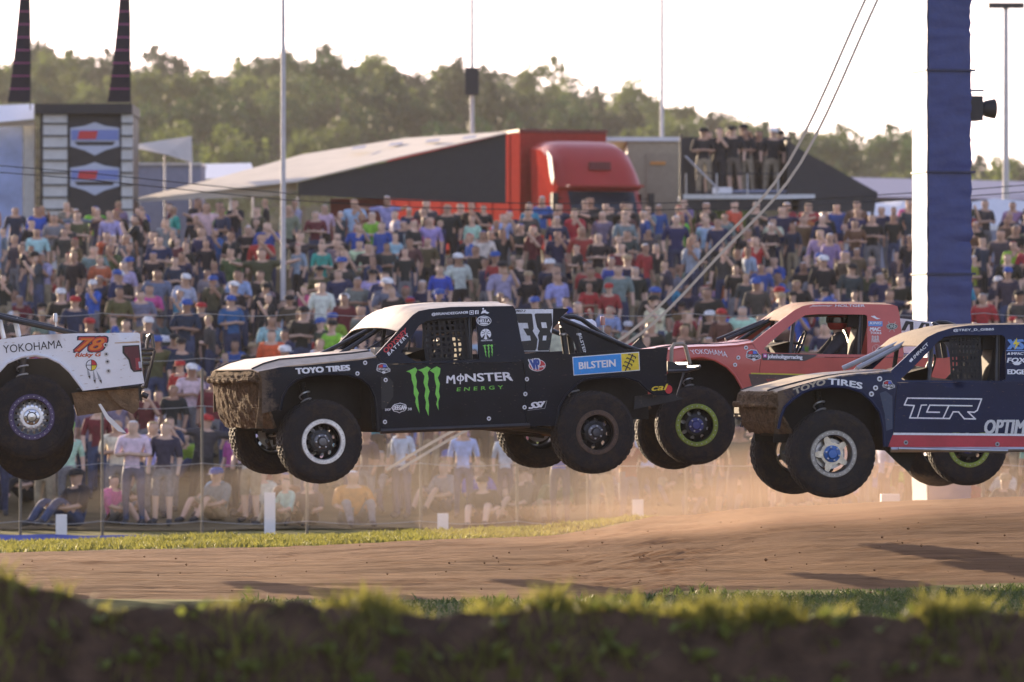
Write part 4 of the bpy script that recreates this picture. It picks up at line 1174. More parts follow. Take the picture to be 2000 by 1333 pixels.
T.text('XS', (1969, 682), (1998, 682), (1998, 664), (1969, 664), (0.12, 0.28, 0.62), bold=.06); T.poly('sticker', [(1986, 660), (1978, 673), (1984, 673), (1981, 684), (1992, 669), (1986, 669)], YEL, 2); T.stroke('sticker', [(1966, 685), (1999, 685.4)], 2, (0.2, .32, .6))
T.text('IMPACT', (1975, 693.5), (2003, 693.5), (2003, 688.5), (1975, 688.5), WHITE, bold=.03); T.poly('sticker', [(1966, 693), (1971, 688), (1973, 693)], WHITE)
T.text('FOX', (1967, 708.5), (2003, 708.5), (2003, 699.5), (1967, 699.5), WHITE, bold=.04, shear=.15); T.poly('sticker', [(1977, 710), (1984, 707), (1996, 709), (1990, 713.6), (1982, 713.6)], WHITE)
T.text('EDGE', (1968, 731), (2001, 731.5), (2001, 722.5), (1968, 722), WHITE, bold=.045)
z8 = lambda pts: [(1740 + u / 4.76, 620 + v / 4.76) for u, v in pts]
T.stroke('outlined_logo', z8([(125, 815), (153, 752), (842, 760), (802, 866), (775, 884), (715, 880), (785, 946), (682, 944), (628, 880), (578, 880), (545, 942), (175, 936), (216, 822)]), 2.7, WHITE, closed=True)
T.stroke('outlined_logo', z8([(245, 936), (282, 818), (330, 816)]), 2.4, WHITE, 2)
T.stroke('outlined_logo', z8([(450, 884), (332, 882), (360, 818), (752, 824)]), 2.6, WHITE, 2)
T.stroke('outlined_logo', z8([(482, 940), (535, 826)]), 2.6, WHITE, 3)
T.text('OPTIMA', (1922, 847), (2019, 848), (2022, 820.6), (1925, 820.6), (0.62, 0.63, 0.64), 1.5, bold=.03, shear=.06)
badge(T, 1735, 752, .9)
T.poly('fender_scoop', [(1718, 768), (1730, 764), (1743, 775), (1743, 838), (1731, 842), (1728, 810)], (0.03, 0.05, 0.10), 1.2)
MB().tube([T.V(1755, 877, 1.0), T.V(1968, 881, 1.0)], 0.022, 10).build('side_bar', m_steel, T.e)
MB().prism([T.V(1720, 872, .7), T.V(1790, 885, .7), T.V(1775, 922, .7), T.V(1757, 908, .7)], (0, -.02, 0)).build('mud_flap', m_dark, T.e, smooth=False)

# ---- white truck, left
m_wpaint = M('white_paint', (0.78, 0.78, 0.80), 0.35, var=0.05, vs=3, coat=0.4, mud=(0.07, 0, 0, 0.085), mudcol=(0.36, 0.27, 0.19))
wr_ = lambda x, y: (62 + (x - 1167) * 1.03, 815 + (y - 845) * 1.03)
WT = Truck('white_race_truck', 'white race truck with orange number on its bed, cut by the left edge', wr_(632, 863), 59.0, 4.9, 2.0, 0, wr_(900, 709), wr_(1025, 700))
wq = lambda pts: [wr_(*p) for p in pts]
S = {k: (wq(v) if isinstance(v, list) else (wr_(*v) if isinstance(v, tuple) else v)) for k, v in PB.items()}
S.update(quarter=[(-90, 668), (0, 663.6), (64, 655), (144, 651.7), (269, 650), (273.6, 652.5), (274, 665), (275, 673), (278, 726), (282, 749), (164, 763.6), (151, 745.5), (136, 726), (117, 709), (94, 698), (69, 693), (42, 697), (14, 709), (-10, 735), (-24, 800), (-80, 802)],
    arch_r=[(-24, 800), (-10, 735), (14, 709), (42, 697), (69, 693), (94, 698), (117, 709), (136, 726), (151, 745.5), (164, 763)],
    wr=(62, 815), wr_far=(60, 858), wf_far=wr_(630, 890), paint=m_wpaint, mudpaint=m_wpaint, nosemat=m_bnose, net=None, nosebow=0.08,
    rim_r=(ringm('violet_ring', (0.075, 0.055, 0.12), .5, .4), m_rimdark, (M('bright_disc', (0.66, 0.66, 0.70), .3, metal=.7), M('chrome_hub', (0.5, 0.5, 0.52), .2, metal=.95)), 'slot'))
S['rim_f'] = S['rim_r']
build_truck(WT, S)
T = WT
T.text('YOKOHAMA', (7, 690.5), (122, 680), (121, 664), (5.5, 675), BLK, bold=.005)
T.text('78', (146, 688), (202, 686.6), (209, 658), (151, 658.6), (0.02, 0.02, 0.05), 1, bold=.09, shear=.2)
T.text('78', (147.5, 687), (201, 685.6), (208, 659.2), (152.5, 659.6), (0.55, 0.045, 0.03), 2, bold=.055, shear=.2)
T.text('78', (150, 685.4), (199, 684), (205, 661), (155, 661.4), ORANGE, 3, bold=.015, shear=.2)
T.text('Ricky G', (146.7, 699.5), (196, 698.5), (197, 689), (148, 690.5), (0.55, 0.10, 0.03), 1, bold=.04, shear=.15)
T.ell('dreamcatcher', (178.5, 713.6), 11, 11, BLK, 1); T.ell('dreamcatcher', (178.5, 713.6), 9.6, 9.6, WHITE, 2)
T.poly('dreamcatcher', [(178.5, 713.6), (178.5, 703), (185, 705), (189, 713.6)], RED, 3); T.poly('dreamcatcher', [(178.5, 713.6), (189, 713.6), (186, 721), (178.5, 724)], YEL, 3)
T.stroke('dreamcatcher', [(168, 713.6), (189, 713.6)], 1, BLK, 4); T.stroke('dreamcatcher', [(178.5, 703), (178.5, 724)], 1, BLK, 4.4)
for a, b in (((170, 718), (176, 741)), ((182, 722), (186, 750)), ((188, 724), (199, 750))):
    d = (Vector(b) - Vector(a)); n_ = Vector((-d.y, d.x)).normalized() * 2.6; m_ = Vector(a) + d * .6
    T.poly('dreamcatcher', [a, m_ + n_, b, m_ - n_], GREY, 1); T.poly('dreamcatcher', [Vector(a) + d * .72 + n_ * .9, b, Vector(a) + d * .72 - n_ * .9], (0.06, .04, .03), 2)
for p in ((206, 674), (207.5, 692), (210, 706.7), (212, 725)): T.washer(*p, 4.4, (0.55, .53, .5))
T.poly('tail_light', [(239, 675.6), (271.7, 674), (277.4, 725.6), (261, 727), (255, 720.6), (251, 704), (239.4, 690)], BLK, 1.5)
T.poly('tail_light', [(243, 678), (270, 676.4), (275.6, 723), (262, 724.4), (258, 719), (254, 702), (243, 689)], (0.10, 0.012, 0.02), 2.5)
T.poly('tail_light', [(264, 700), (272, 699), (274.5, 722), (266, 722.6)], (0.32, 0.03, 0.04), 3.5)
T.poly('tail_light', [(270, 707), (275, 706.6), (276, 719), (271.6, 719.4)], (0.45, .45, .5), 4.5)
T.poly('body_crease', [(224, 669.5), (272, 666.6), (273, 669.6), (224, 671)], (0.52, 0.36, 0.22), 1)
MB().tube([T.V(-160, 600, .55), T.V(0, 619, .55), T.V(28, 626, .55), T.V(108, 643, .55), T.V(150, 653, .55)], .028, 8).build('rear_stay', m_tube, T.e)
MB().tube([T.V(-160, 600, -.3), T.V(0, 616, -.3), T.V(28, 622, -.3), T.V(108, 641, -.3), T.V(140, 652, -.3)], .028, 8).build('rear_stay', m_tube, T.e)
for px in (2, 33): MB().tube([T.V(px - 4, 622, .4), T.V(px + 5, 662, .4)], .030, 10).build('bypass_shock', m_coil, T.e)
bc = T.V(109, 640, .1)
MB().tube([bc, bc + Vector((0, 0, .07))], 0.010, 6).build('beacon_stem', m_steel, T.e)
MB().lathe([(0.001, .06), (0.022, .06), (0.022, .135), (0.018, .15), (0.001, .152)], 14, bc, 'z').build('beacon', m_steel, T.e)
for path in ([(274, 684), (299, 683), (301.5, 685), (284, 757)], [(286, 683), (288, 666), (293, 655), (297, 655), (300, 680)], [(276, 692), (297, 692)], [(278, 702), (294, 702)], [(279, 712), (291, 712)]):
    MB().tube([T.V(px, py, .72) for px, py in path], .020, 8).build('bumper_tube', m_tube, T.e)
for py, px in ((684, 300), (655, 295), (755, 285)):
    a = T.V(px, py, .72); MB().tube([a, a + Vector((0, -1.44, 0))], .020, 8).build('bumper_bar', m_tube, T.e)
MB().prism([T.V(140, 768, .8), T.V(270, 757, .8), T.V(272, 795, .8), T.V(262, 808, .8), T.V(240, 800, .8), T.V(152, 813, .8)], (0, -1.4, 0)).build('rear_skid_plate', m_mudflap, T.e, smooth=False)
MB().prism([T.V(205, 760, .86), T.V(216, 758, .86), T.V(240, 785, .86), T.V(269, 802, .86), T.V(258, 809, .86), T.V(228, 788, .86)], (0, -.03, 0)).build('bent_bracket', m_mudflap, T.e, smooth=False)
MB().prism([T.V(192, 790, .9), T.V(197, 789, .9), T.V(212, 812, .9), T.V(221, 820, .9), T.V(247, 846, .9), T.V(231, 843, .9), T.V(208, 820, .9)], (0, -.012, 0)).build('torn_strip', M('torn_sheet', (.7, .68, .66), .4, metal=.3), T.e, smooth=False)
MB().tube([T.V(277, 770, .6), T.V(289, 775, .6)], .030, 10).build('exhaust_pipe', m_tube, T.e)
MB().tube([T.V(150, 763, .9), T.V(272, 755, .9)], .02, 8).build('rear_frame_rail', m_black, T.e)

# ------------------------------------------------------------------ people
JN = ['pelvis', 'spine', 'chest', 'neck', 'chin', 'head', 'crown', 'ls', 'le', 'lw', 'lh', 'rs', 're', 'rw', 'rh', 'lhip', 'lk', 'la', 'lt', 'rhip', 'rk', 'ra', 'rt']
RAD = dict(pelvis=.15, spine=.135, chest=.155, neck=.055, chin=.075, head=.098, crown=.062, ls=.072, le=.048, lw=.034, lh=.036, rs=.072, re=.048, rw=.034, rh=.036,
           lhip=.092, lk=.064, la=.045, lt=.038, rhip=.092, rk=.064, ra=.045, rt=.038)
BONES = [('pelvis', 'spine', 'torso'), ('spine', 'chest', 'torso'), ('chest', 'neck', 'neck'), ('neck', 'chin', 'head'), ('chin', 'head', 'head'), ('head', 'crown', 'head'),
         ('chest', 'ls', 'torso'), ('ls', 'le', 'uparm'), ('le', 'lw', 'forearm'), ('lw', 'lh', 'forearm'), ('chest', 'rs', 'torso'), ('rs', 're', 'uparm'), ('re', 'rw', 'forearm'), ('rw', 'rh', 'forearm'),
         ('pelvis', 'lhip', 'hip'), ('lhip', 'lk', 'thigh'), ('lk', 'la', 'shin'), ('la', 'lt', 'foot'), ('pelvis', 'rhip', 'hip'), ('rhip', 'rk', 'thigh'), ('rk', 'ra', 'shin'), ('ra', 'rt', 'foot')]

def pose(**k):
    p = dict(pelvis=(0, 0, .95), spine=(0, .01, 1.15), chest=(0, 0, 1.36), neck=(0, -.01, 1.50), chin=(0, -.035, 1.565), head=(0, -.025, 1.655), crown=(0, -.01, 1.735),
             ls=(.185, 0, 1.42), le=(.25, .03, 1.15), lw=(.25, -.06, .93), lh=(.245, -.08, .85), lhip=(.10, 0, .90), lk=(.115, -.02, .50), la=(.12, .03, .09), lt=(.14, -.13, .04))
    p.update(k)
    for a in ('s', 'e', 'w', 'h', 'hip', 'k', 'a', 't'):
        if 'r' + a not in p:
            q = p['l' + a]; p['r' + a] = (-q[0], q[1], q[2])
    return p
def lower(p, dz):
    return {k: ((v[0], v[1], v[2] - dz) if k not in ('lk', 'la', 'lt', 'rk', 'ra', 'rt') else v) for k, v in p.items()}
POSES = {
    'standing': pose(),
    'arms crossed': pose(le=(.25, -.02, 1.16), lw=(.06, -.20, 1.18), lh=(-.04, -.20, 1.20)),
    'filming': pose(le=(.25, -.12, 1.22), lw=(.10, -.26, 1.50), lh=(.05, -.27, 1.58), re=(-.25, .03, 1.15), rw=(-.25, -.06, .93), rh=(-.245, -.08, .85)),
    'pointing': pose(le=(.40, -.12, 1.40), lw=(.56, -.28, 1.44), lh=(.62, -.33, 1.46)),
    'seated': lower(pose(le=(.25, -.14, 1.16), lw=(.17, -.36, 1.12), lh=(.12, -.42, 1.14), lhip=(.11, -.04, .93), lk=(.16, -.42, .44), la=(.14, -.66, .08), lt=(.15, -.80, .05)), .82),
    'crouched': lower(pose(chest=(0, -.14, 1.33), neck=(0, -.19, 1.45), chin=(0, -.23, 1.51), head=(0, -.23, 1.60), crown=(0, -.21, 1.68), ls=(.185, -.14, 1.38), le=(.24, -.26, 1.15), lw=(.10, -.44, 1.16), lh=(.02, -.46, 1.18),
                           lhip=(.11, -.04, .93), lk=(.20, -.40, .38), la=(.10, -.50, .07), lt=(.06, -.62, .05)), .82),
    'driving': lower(pose(le=(.24, -.22, 1.18), lw=(.13, -.46, 1.22), lh=(.11, -.52, 1.24), lhip=(.10, -.05, .93), lk=(.14, -.50, .30), la=(.12, -.86, .18), lt=(.12, -.92, .26)), .82),
}
KIT = {}
def make_body(name):
    P_ = POSES[name]
    me = bpy.data.meshes.new('skeleton')
    me.from_pydata([P_[j] for j in JN], [(JN.index(a), JN.index(b)) for a, b, _ in BONES], [])
    o = bpy.data.objects.new('skeleton', me); COL.objects.link(o)
    o.modifiers.new('skin', 'SKIN'); o.modifiers.new('sub', 'SUBSURF').levels = 1
    o.modifiers['sub'].render_levels = 1
    for j, sv in zip(JN, me.skin_vertices[0].data):
        sv.radius = (RAD[j], RAD[j] * (.72 if j in ('pelvis', 'spine', 'chest') else 1.0)); sv.use_root = j == 'pelvis'
    dg = bpy.context.evaluated_depsgraph_get(); dg.update()
    ev = bpy.data.meshes.new_from_object(o.evaluated_get(dg))
    bpy.data.objects.remove(o); bpy.data.meshes.remove(me)
    V_ = np.array([tuple(v.co) for v in ev.vertices]); N_ = np.array([tuple(v.normal) for v in ev.vertices]); Fc = [tuple(p.vertices) for p in ev.polygons]
    A = np.array([P_[a] for a, b, _ in BONES]); B = np.array([P_[b] for a, b, _ in BONES])
    cls = []
    hd = np.array(P_['head'])
    for q in Fc:
        c = V_[list(q)].mean(0)
        t = np.clip(((c - A) * (B - A)).sum(1) / ((B - A) ** 2).sum(1), 0, 1)
        k = BONES[int((((A + (B - A) * t[:, None] - c) ** 2).sum(1)).argmin())][2]
        if k == 'head' and (c[2] > hd[2] + .045 or (c[1] > hd[1] + .035 and c[2] > hd[2] - .06)): k = 'hair'
        if k == 'torso' and c[2] < P_['pelvis'][2] - .02: k = 'hip'
        cls.append(k)
    bpy.data.meshes.remove(ev)
    return V_, N_, Fc, cls

m_skin = M('skin', (1, 1, 1), 0.55, var=.06, objcol=True); m_cloth = M('cloth', (1, 1, 1), 0.85, var=.38, vs=11, objcol=True)
m_hair = M('hair', (1, 1, 1), 0.6, var=.2, objcol=True)
def sub(V_, N_, Fc, sel, off, name, mat):
    ids = sorted({i for q, s_ in zip(Fc, sel) if s_ for i in q}); mp = {a: b for b, a in enumerate(ids)}
    me = bpy.data.meshes.new(name)
    me.from_pydata([tuple(V_[i] + N_[i] * off) for i in ids], [], [tuple(mp[i] for i in q) for q, s_ in zip(Fc, sel) if s_])
    me.materials.append(mat)
    for p in me.polygons: p.use_smooth = True
    return me
for nm in POSES:
    V_, N_, Fc, cls = make_body(nm)
    body = bpy.data.meshes.new('person'); body.from_pydata([tuple(v) for v in V_], [], Fc); body.materials.append(m_skin)
    for p in body.polygons: p.use_smooth = True
    h = Vector(POSES[nm]['head'])
    cap = MB()
    cap.lathe([(.108, .01), (.110, .045), (.098, .085), (.060, .115), (.001, .122)], 14, (h.x, h.y, h.z + .005), 'z')
    cap.add([(h.x + .085 * math.sin(a) * (1 + q), h.y - .085 * math.cos(a) * (1 + 1.1 * q), h.z + .012 - .012 * q) for q in (0, .95) for a in (-1.0, -.5, 0, .5, 1.0)],
            [(i, i + 1, i + 6, i + 5) for i in range(4)])
    KIT[nm] = dict(body=body, shirt=sub(V_, N_, Fc, [c in ('torso', 'uparm') for c in cls], .014, 'shirt', m_cloth),
                   trousers=sub(V_, N_, Fc, [c in ('hip', 'thigh', 'shin') for c in cls], .012, 'trousers', m_cloth), shorts=sub(V_, N_, Fc, [c in ('hip', 'thigh') for c in cls], .014, 'shorts', m_cloth),
                   hair=sub(V_, N_, Fc, [c == 'hair' for c in cls], .014, 'hair', m_hair), cap=cap.mesh('cap', m_cloth), shoes=[sub(V_, N_, Fc, [c == 'foot' and (V_[q[0]][0] > 0) == sd for c, q in zip(cls, Fc)], .010, 'shoe', m_cloth) for sd in (True, False)],
                   raw=(V_, Fc, cls))

SHIRTS = [('black', (.018, .018, .02), 24), ('navy', (.02, .03, .09), 16), ('charcoal', (.06, .06, .065), 15), ('grey', (.24, .25, .27), 10), ('pale blue', (.42, .52, .72), 8), ('white', (.72, .73, .76), 7), ('royal blue', (.04, .12, .48), 7),
          ('red', (.45, .035, .04), 6), ('maroon', (.16, .02, .035), 5), ('brown', (.14, .08, .05), 5), ('teal', (.04, .36, .42), 3), ('lime green', (.28, .58, .05), 3), ('pink', (.62, .10, .32), 2), ('orange', (.70, .20, .06), 3), ('olive', (.10, .11, .05), 4), ('lavender', (.38, .34, .60), 2)]
HATS = [('black cap', (.015, .015, .017)), ('white cap', (.7, .7, .7)), ('red cap', (.42, .03, .03)), ('tan cap', (.40, .30, .18)), ('blue cap', (.04, .10, .35)), ('dark hair', (.02, .014, .010)), ('brown hair', (.09, .05, .025)), ('fair hair', (.42, .29, .13)), ('grey hair', (.35, .34, .33))]
HATW = [9, 5, 3, 3, 4, 7, 9, 5, 3]
PANTS = [(.03, .04, .09), (.05, .07, .14), (.02, .02, .022), (.28, .23, .15), (.18, .18, .19)]
SKINS = [(.56, .37, .27), (.62, .42, .31), (.48, .30, .21), (.36, .21, .14)]
rp = random.Random(21)
def person(pz, loc, rz, shirt, hat, label, group, sc=1.0, pants=None, cat='person'):
    k = KIT[pz]
    o = bpy.data.objects.new('person', k['body']); COL.objects.link(o)
    o.location = loc; o.rotation_euler = (rp.gauss(0, .03), rp.gauss(0, .05), rz); w_ = rp.uniform(.92, 1.26); o.scale = (sc * w_, sc * w_, sc)
    o.color = (*rp.choice(SKINS), 1)
    tag(o, label, cat, group)
    def add(n, me, col):
        c = bpy.data.objects.new(n, me); COL.objects.link(c); c.parent = o; c.color = (*col, 1)
    add('shirt', k['shirt'], shirt)
    short = rp.random() < .45
    add('shorts' if short else 'trousers', k['shorts' if short else 'trousers'], pants or rp.choice(PANTS))
    if 'cap' in hat[0]: add('cap', k['cap'], hat[1])
    else: add('hair', k['hair'], hat[1])
    for q in k['shoes']: add('shoe', q, (.04, .04, .045))
    return o

crowd = []
d = 98.0
while d < 141.5:
    x = -0.14 * d
    dens = .50 if d < 106 else (.75 if d < 112 else (.82 if d < 120 else 1.0))
    while x < 0.125 * d:
        xx = x + rp.uniform(-.14, .14); dd = d + rp.uniform(-.7, .7)
        x += rp.uniform(.50, .74)
        if rp.random() > dens or nz(xx * .3, dd * .3, 9) > .42: continue
        top = d > 137
        pz = rp.choices(['standing', 'arms crossed', 'filming', 'pointing', 'seated', 'crouched'], [5, 2.5, 1.6, .25, 0 if top else 7, 0 if top else 1.5])[0]
        crowd.append([xx, dd, pz, rp.uniform(.88, 1.07), rp.gauss(-.25, .55)])
    d += 1.42
RECTS = [(700, 600, 1010, 850), (500, 705, 1300, 850), (555, 780, 715, 945), (1090, 770, 1250, 925), (1300, 640, 1760, 830), (1560, 595, 1760, 700), (1430, 735, 2000, 880), (1760, 640, 2000, 800), (0, 655, 275, 900), (1775, 0, 1885, 1000)]
def score(c):
    zf = H(c[0], c[1]); hp = zf + (1.6 if c[2] not in ('seated', 'crouched') else .78)
    px = 1000 + c[0] / c[1] * F; py = HY - (hp - CZ) / c[1] * F
    c += [zf + .02, px, py]
    return (any(a < px < b_ and t < py < b2 for a, t, b_, b2 in RECTS) or not 0 < px < 2000, c[1])
crowd.sort(key=score)
CZONE = [(-99, 250, 'below the flag box'), (250, 600, 'below the pale awning'), (600, 1010, 'over the black truck'), (1010, 1290, 'below the red semi'), (1290, 1510, 'over the red truck'), (1510, 1780, 'left of tower'), (1780, 2100, 'right of tower')]
SV = []; SF = []; SCc = []; nb0 = 0
PPL = []
for i, (xx, dd, pz, sc, rz, zf, px, py) in enumerate(crowd):
    sh = rp.choices(SHIRTS, [q[2] * (2.6 if dd < 106 and q[0] in ('white', 'pale blue', 'grey', 'lavender') else 1) for q in SHIRTS])[0]; ht = rp.choices(HATS, HATW)[0]
    col = tuple(min(.8, a * rp.uniform(.55, 1.0)) for a in sh[1])
    if i < 300:
        zn = next(z for a, b_, z in CZONE if a <= px < b_)
        rowp = 'low' if dd < 117 else ('midway' if dd < 129 else 'high')
        PPL.append(person(pz, (xx, dd, zf), rz, col, ht, f'{pz} person, {sh[0]} shirt, {ht[0]}, {rowp} {zn}', 'spectators on the grass bank', sc))
    else:
        V_, Fc, cls = KIT[pz]['raw']
        c_, s_ = math.cos(rz), math.sin(rz)
        w_ = rp.uniform(.92, 1.26); w = V_ * np.array([sc * w_, sc * w_, sc])
        w = np.stack([w[:, 0] * c_ - w[:, 1] * s_ + xx, w[:, 0] * s_ + w[:, 1] * c_ + dd, w[:, 2] + zf], 1)
        sk = rp.choice(SKINS); pn = rp.choice(PANTS)
        cm = dict(torso=col, uparm=col, hip=pn, thigh=pn, shin=pn, hair=ht[1], foot=(.04, .04, .045))
        SV.append(w); SF += [tuple(j + nb0 for j in q) for q in Fc]; SCc += [cm.get(k, sk) for k in cls]
        nb0 += len(w)
uniquify(PPL)
me = bpy.data.meshes.new('crowd'); me.from_pydata([tuple(v) for a in SV for v in a], [], SF)
ca = me.attributes.new('cloth', 'FLOAT_COLOR', 'FACE')
ca.data.foreach_set('color', np.array([(*c, 1) for c in SCc], dtype=np.float32).ravel())
me.polygons.foreach_set('use_smooth', np.ones(len(SF), dtype=bool))
me.materials.append(M('crowd_cloth', (1, 1, 1), .8, var=.35, vs=8, attr='cloth'))
o = bpy.data.objects.new('crowd', me); COL.objects.link(o)
tag(o, 'dense crowd of spectators packed on the upper grass bank', 'crowd', kind='stuff')

# drivers
m_suit = M('race_suit', (.03, .03, .035), .8, var=.2)
for T, txt, hc in ((BT, 'black', (.03, .03, .035)), (RT, 'red', (.35, .05, .04)), (NT, 'navy', (.55, .55, .58))):
    x0, x1, z0, z1 = T.ck
    dv = bpy.data.objects.new('person', KIT['driving']['body']); COL.objects.link(dv)
    dv.matrix_world = Matrix.Translation(T.loc) @ T.rot.to_4x4() @ Matrix.Translation((x0 + .24, .38, z0 - .36)) @ Matrix.Rotation(R(90), 4, 'Z') @ Matrix.Scale(.90, 4)
    dv.color = (.5, .33, .24, 1)
    tag(dv, f'driver in dark suit and helmet strapped into the {txt} race truck', 'person')
    for n_, me_, cc in (('race_suit', KIT['driving']['shirt'], (.04, .04, .05)), ('race_trousers', KIT['driving']['trousers'], (.04, .04, .05)), ('boot', KIT['driving']['shoes'][0], (.02, .02, .02)), ('boot', KIT['driving']['shoes'][1], (.02, .02, .02))):
        c = bpy.data.objects.new(n_, me_); COL.objects.link(c); c.parent = dv; c.color = (*cc, 1)
    h = Vector(POSES['driving']['head'])
    hm = MB().lathe([(.09, -.12), (.125, -.08), (.140, 0), (.132, .06), (.10, .11), (.05, .138), (.001, .145)], 20, h, 'z').build('helmet', M('helmet_' + txt, hc, .2, coat=.6), dv)
    MB().lathe([(.138, -.035), (.146, -.03), (.145, .035), (.136, .04)], 20, h, 'z').build('visor', M('visor', (.015, .015, .02), .08), hm)

# ------------------------------------------------------------------ things on the level ground behind the bank
Z0 = H(0, 145)
def pb(name, px0, py0, px1, py1, d, dep, mat, parent=None, smooth=False):
    """box whose front face shows at this pixel rectangle at depth d"""
    a, b_ = at(px0, py1, d), at(px1, py0, d)
    off = parent.location if parent is not None else Vector((0, 0, 0))
    c = (a + b_) / 2 + Vector((0, dep / 2, 0)) - off
    return MB().box(c, (abs(b_.x - a.x), dep, abs(b_.z - a.z))).build(name, mat, parent, smooth=smooth)
def pp(name, pts, d, dep, mat, parent=None):
    off = parent.location if parent is not None else Vector((0, 0, 0))
    return MB().prism([at(*(p if len(p) == 3 else (*p, d))) - off for p in pts], (0, dep, 0)).build(name, mat, parent, smooth=False)
def sheet(name, rows, mat, parent, th=.02):
    off = parent.location if parent is not None else Vector((0, 0, 0))
    return solidify(MB().grid([[at(*p) - off for p in r] for r in rows]).build(name, mat, parent), th)
def base(px, d): return Vector(((px - 1000) / F * d, d, Z0))
def gy(d): return HY - (Z0 - CZ) / d * F

m_blk = M('black_vinyl', (.016, .016, .020), .55, var=.2); m_lite = M('pale_panel', (.55, .56, .55), .6, var=.1); m_wht = M('white_vinyl', (.74, .74, .76), .55, var=.06)
m_alu = M('aluminium', (.5, .5, .52), .4, metal=.7); m_canvas = M('cream_canvas', (.62, .56, .48), .8, var=.1, vs=1.5, trans=.15); m_bluegrey = M('blue_grey_panel', (.22, .24, .34), .6, var=.1)
# black flag box with ladders and emblems
D = 150
t = thing('display_trailer', 'black trailer front with two shield emblems between pale ladders', 'trailer', base(165, D))
pb('body', 78, 214, 256, gy(D) + 20, D + .2, 3.0, m_blk, t)
pb('top_beam', 68, 203, 258, 222, D - .1, 3.2, m_blk, t)
for a, b_ in ((84, 131), (237, 259)):
    pb('ladder_panel', a, 224, b_, gy(D) + 10, D + .1, .06, m_lite, t)
    for k in range(12): pb('rung', a, 240 + k * 24, b_, 243 + k * 24, D + .04, .05, m_blk, t)
def shield(t, cx, cy, D, k=1.0):
    sh = [(-48, -22), (-20, -26), (0, -33), (20, -26), (48, -22), (48, 14), (20, 22), (0, 32), (-20, 22), (-48, 14)]
    o = pp('emblem', [(cx + x * k, cy + y * k) for x, y in sh], D, .02, dmat((.45, .50, .62)), t)
    pp('emblem_band', [(cx - 46 * k, cy - 18 * k), (cx + 46 * k, cy - 18 * k), (cx + 46 * k, cy + 2 * k), (cx - 46 * k, cy + 2 * k)], D - .02, .015, dmat((.16, .22, .52)), t)
    pp('emblem_stripe', [(cx - 30 * k, cy - 16 * k), (cx + 6 * k, cy - 16 * k), (cx + 2 * k, cy), (cx - 34 * k, cy)], D - .035, .012, dmat(RED), t)
    pp('emblem_band', [(cx - 40 * k, cy + 5 * k), (cx + 40 * k, cy + 5 * k), (cx + 34 * k, cy + 12 * k), (cx - 34 * k, cy + 12 * k)], D - .02, .015, m_blk, t)
shield(t, 185, 272, D + .17); shield(t, 185, 350, D + .17)
# feather flags on it
m_flag = M('flag_cloth', (.02, .016, .03), .8, var=.2, trans=.2); m_pink = M('flag_pink', (.45, .10, .28), .8, trans=.2)
for px, lab in ((45, 'tall black feather flag with pink bars at the far left'), (240, 'tall black feather flag with pink bars, the right one of two')):
    t = thing('feather_flag', lab, 'flag', at(px + 14, 208, D + .6), group='feather flags over the black trailer')
    P0 = t.location
    top = -90
    MB().tube([Vector((0, 0, -.1)), at(px + 14, 40, D + .6) - P0, at(px + 10, top, D + .6) - P0], .018, 8).build('pole', m_blk, t)
    rows = []
    for k in range(24):
        py = 200 - (200 - top) * k / 23; w = 44 * (1 - .72 * (k / 23) ** .8)
        rows.append([at(px + 13 - w * q, py, D + .6 + .06 * math.sin(k * .5 + q * 2)) - P0 for q in (0, .25, .5, .75, 1)])
    solidify(MB().grid(rows).build('cloth', m_flag, t), .01)
    for k in range(2, 20, 2):
        r0, r1 = rows[k], [a_ + (b_ - a_) * .16 for a_, b_ in zip(rows[k], rows[k + 1])]
        solidify(MB().grid([[p + Vector((0, -.012, 0)) for p in r0], [p + Vector((0, -.012, 0)) for p in r1]]).build('bar', m_pink, t), .004)
# white hospitality tent at the far left
t = thing('white_tent', 'white hospitality tent with blue side wall at the far left edge', 'tent', base(0, 152))
sheet('roof', [[(-120, 238, 150), (0, 238, 150), (66, 232, 150)], [(-120, 200, 153), (0, 206, 153), (66, 203, 153)]], m_wht, t)
pb('side_wall', -120, 247, 44, gy(152), 151, .05, M('pale_blue_wall', (.30, .38, .62), .6, var=.3, vs=1.2), t)
pb('valance', -120, 236, 66, 246, 150.6, .03, m_wht, t)
pb('corner_panel', 46, 240, 64, gy(152), 151, .05, m_lite, t)
MB().tube([base(66, 151) - t.location, at(66, 236, 151) - t.location], .04, 8).build('pole', m_alu, t)
# small canopy
t = thing('small_canopy', 'small pale canopy with open sides beside the black trailer', 'canopy', base(315, 156))
sheet('roof', [[(248, 286, 154), (325, 302, 153), (376, 318, 156)], [(248, 285, 157), (318, 274, 157), (374, 266, 159)]], m_canvas, t)
for px, py in ((252, 288), (322, 302), (373, 312)): MB().tube([base(px, 155) - t.location, at(px, py, 155) - t.location], .03, 8).build('pole', m_alu, t)
t = thing('grey_trailer', 'plain blue grey trailer side under the small canopy', 'trailer', base(330, 160))
pb('body', 264, 322, 392, gy(160) - 20, 160, 2.4, m_bluegrey, t); pb('roof_rail', 262, 318, 394, 323, 159.9, 2.6, m_alu, t)
pb('skirt', 270, gy(160) - 20, 388, gy(160), 160.2, 2.0, m_blk, t)
t = thing('white_canopy', 'low white canopy edge left of the long pale awning', 'canopy', base(430, 165))
sheet('roof', [[(378, 352, 163), (500, 345, 163)], [(392, 322, 167), (490, 320, 167)]], m_wht, t)
for px in (384, 494): MB().tube([base(px, 163) - t.location, at(px, 346, 163) - t.location], .03, 8).build('pole', m_alu, t)
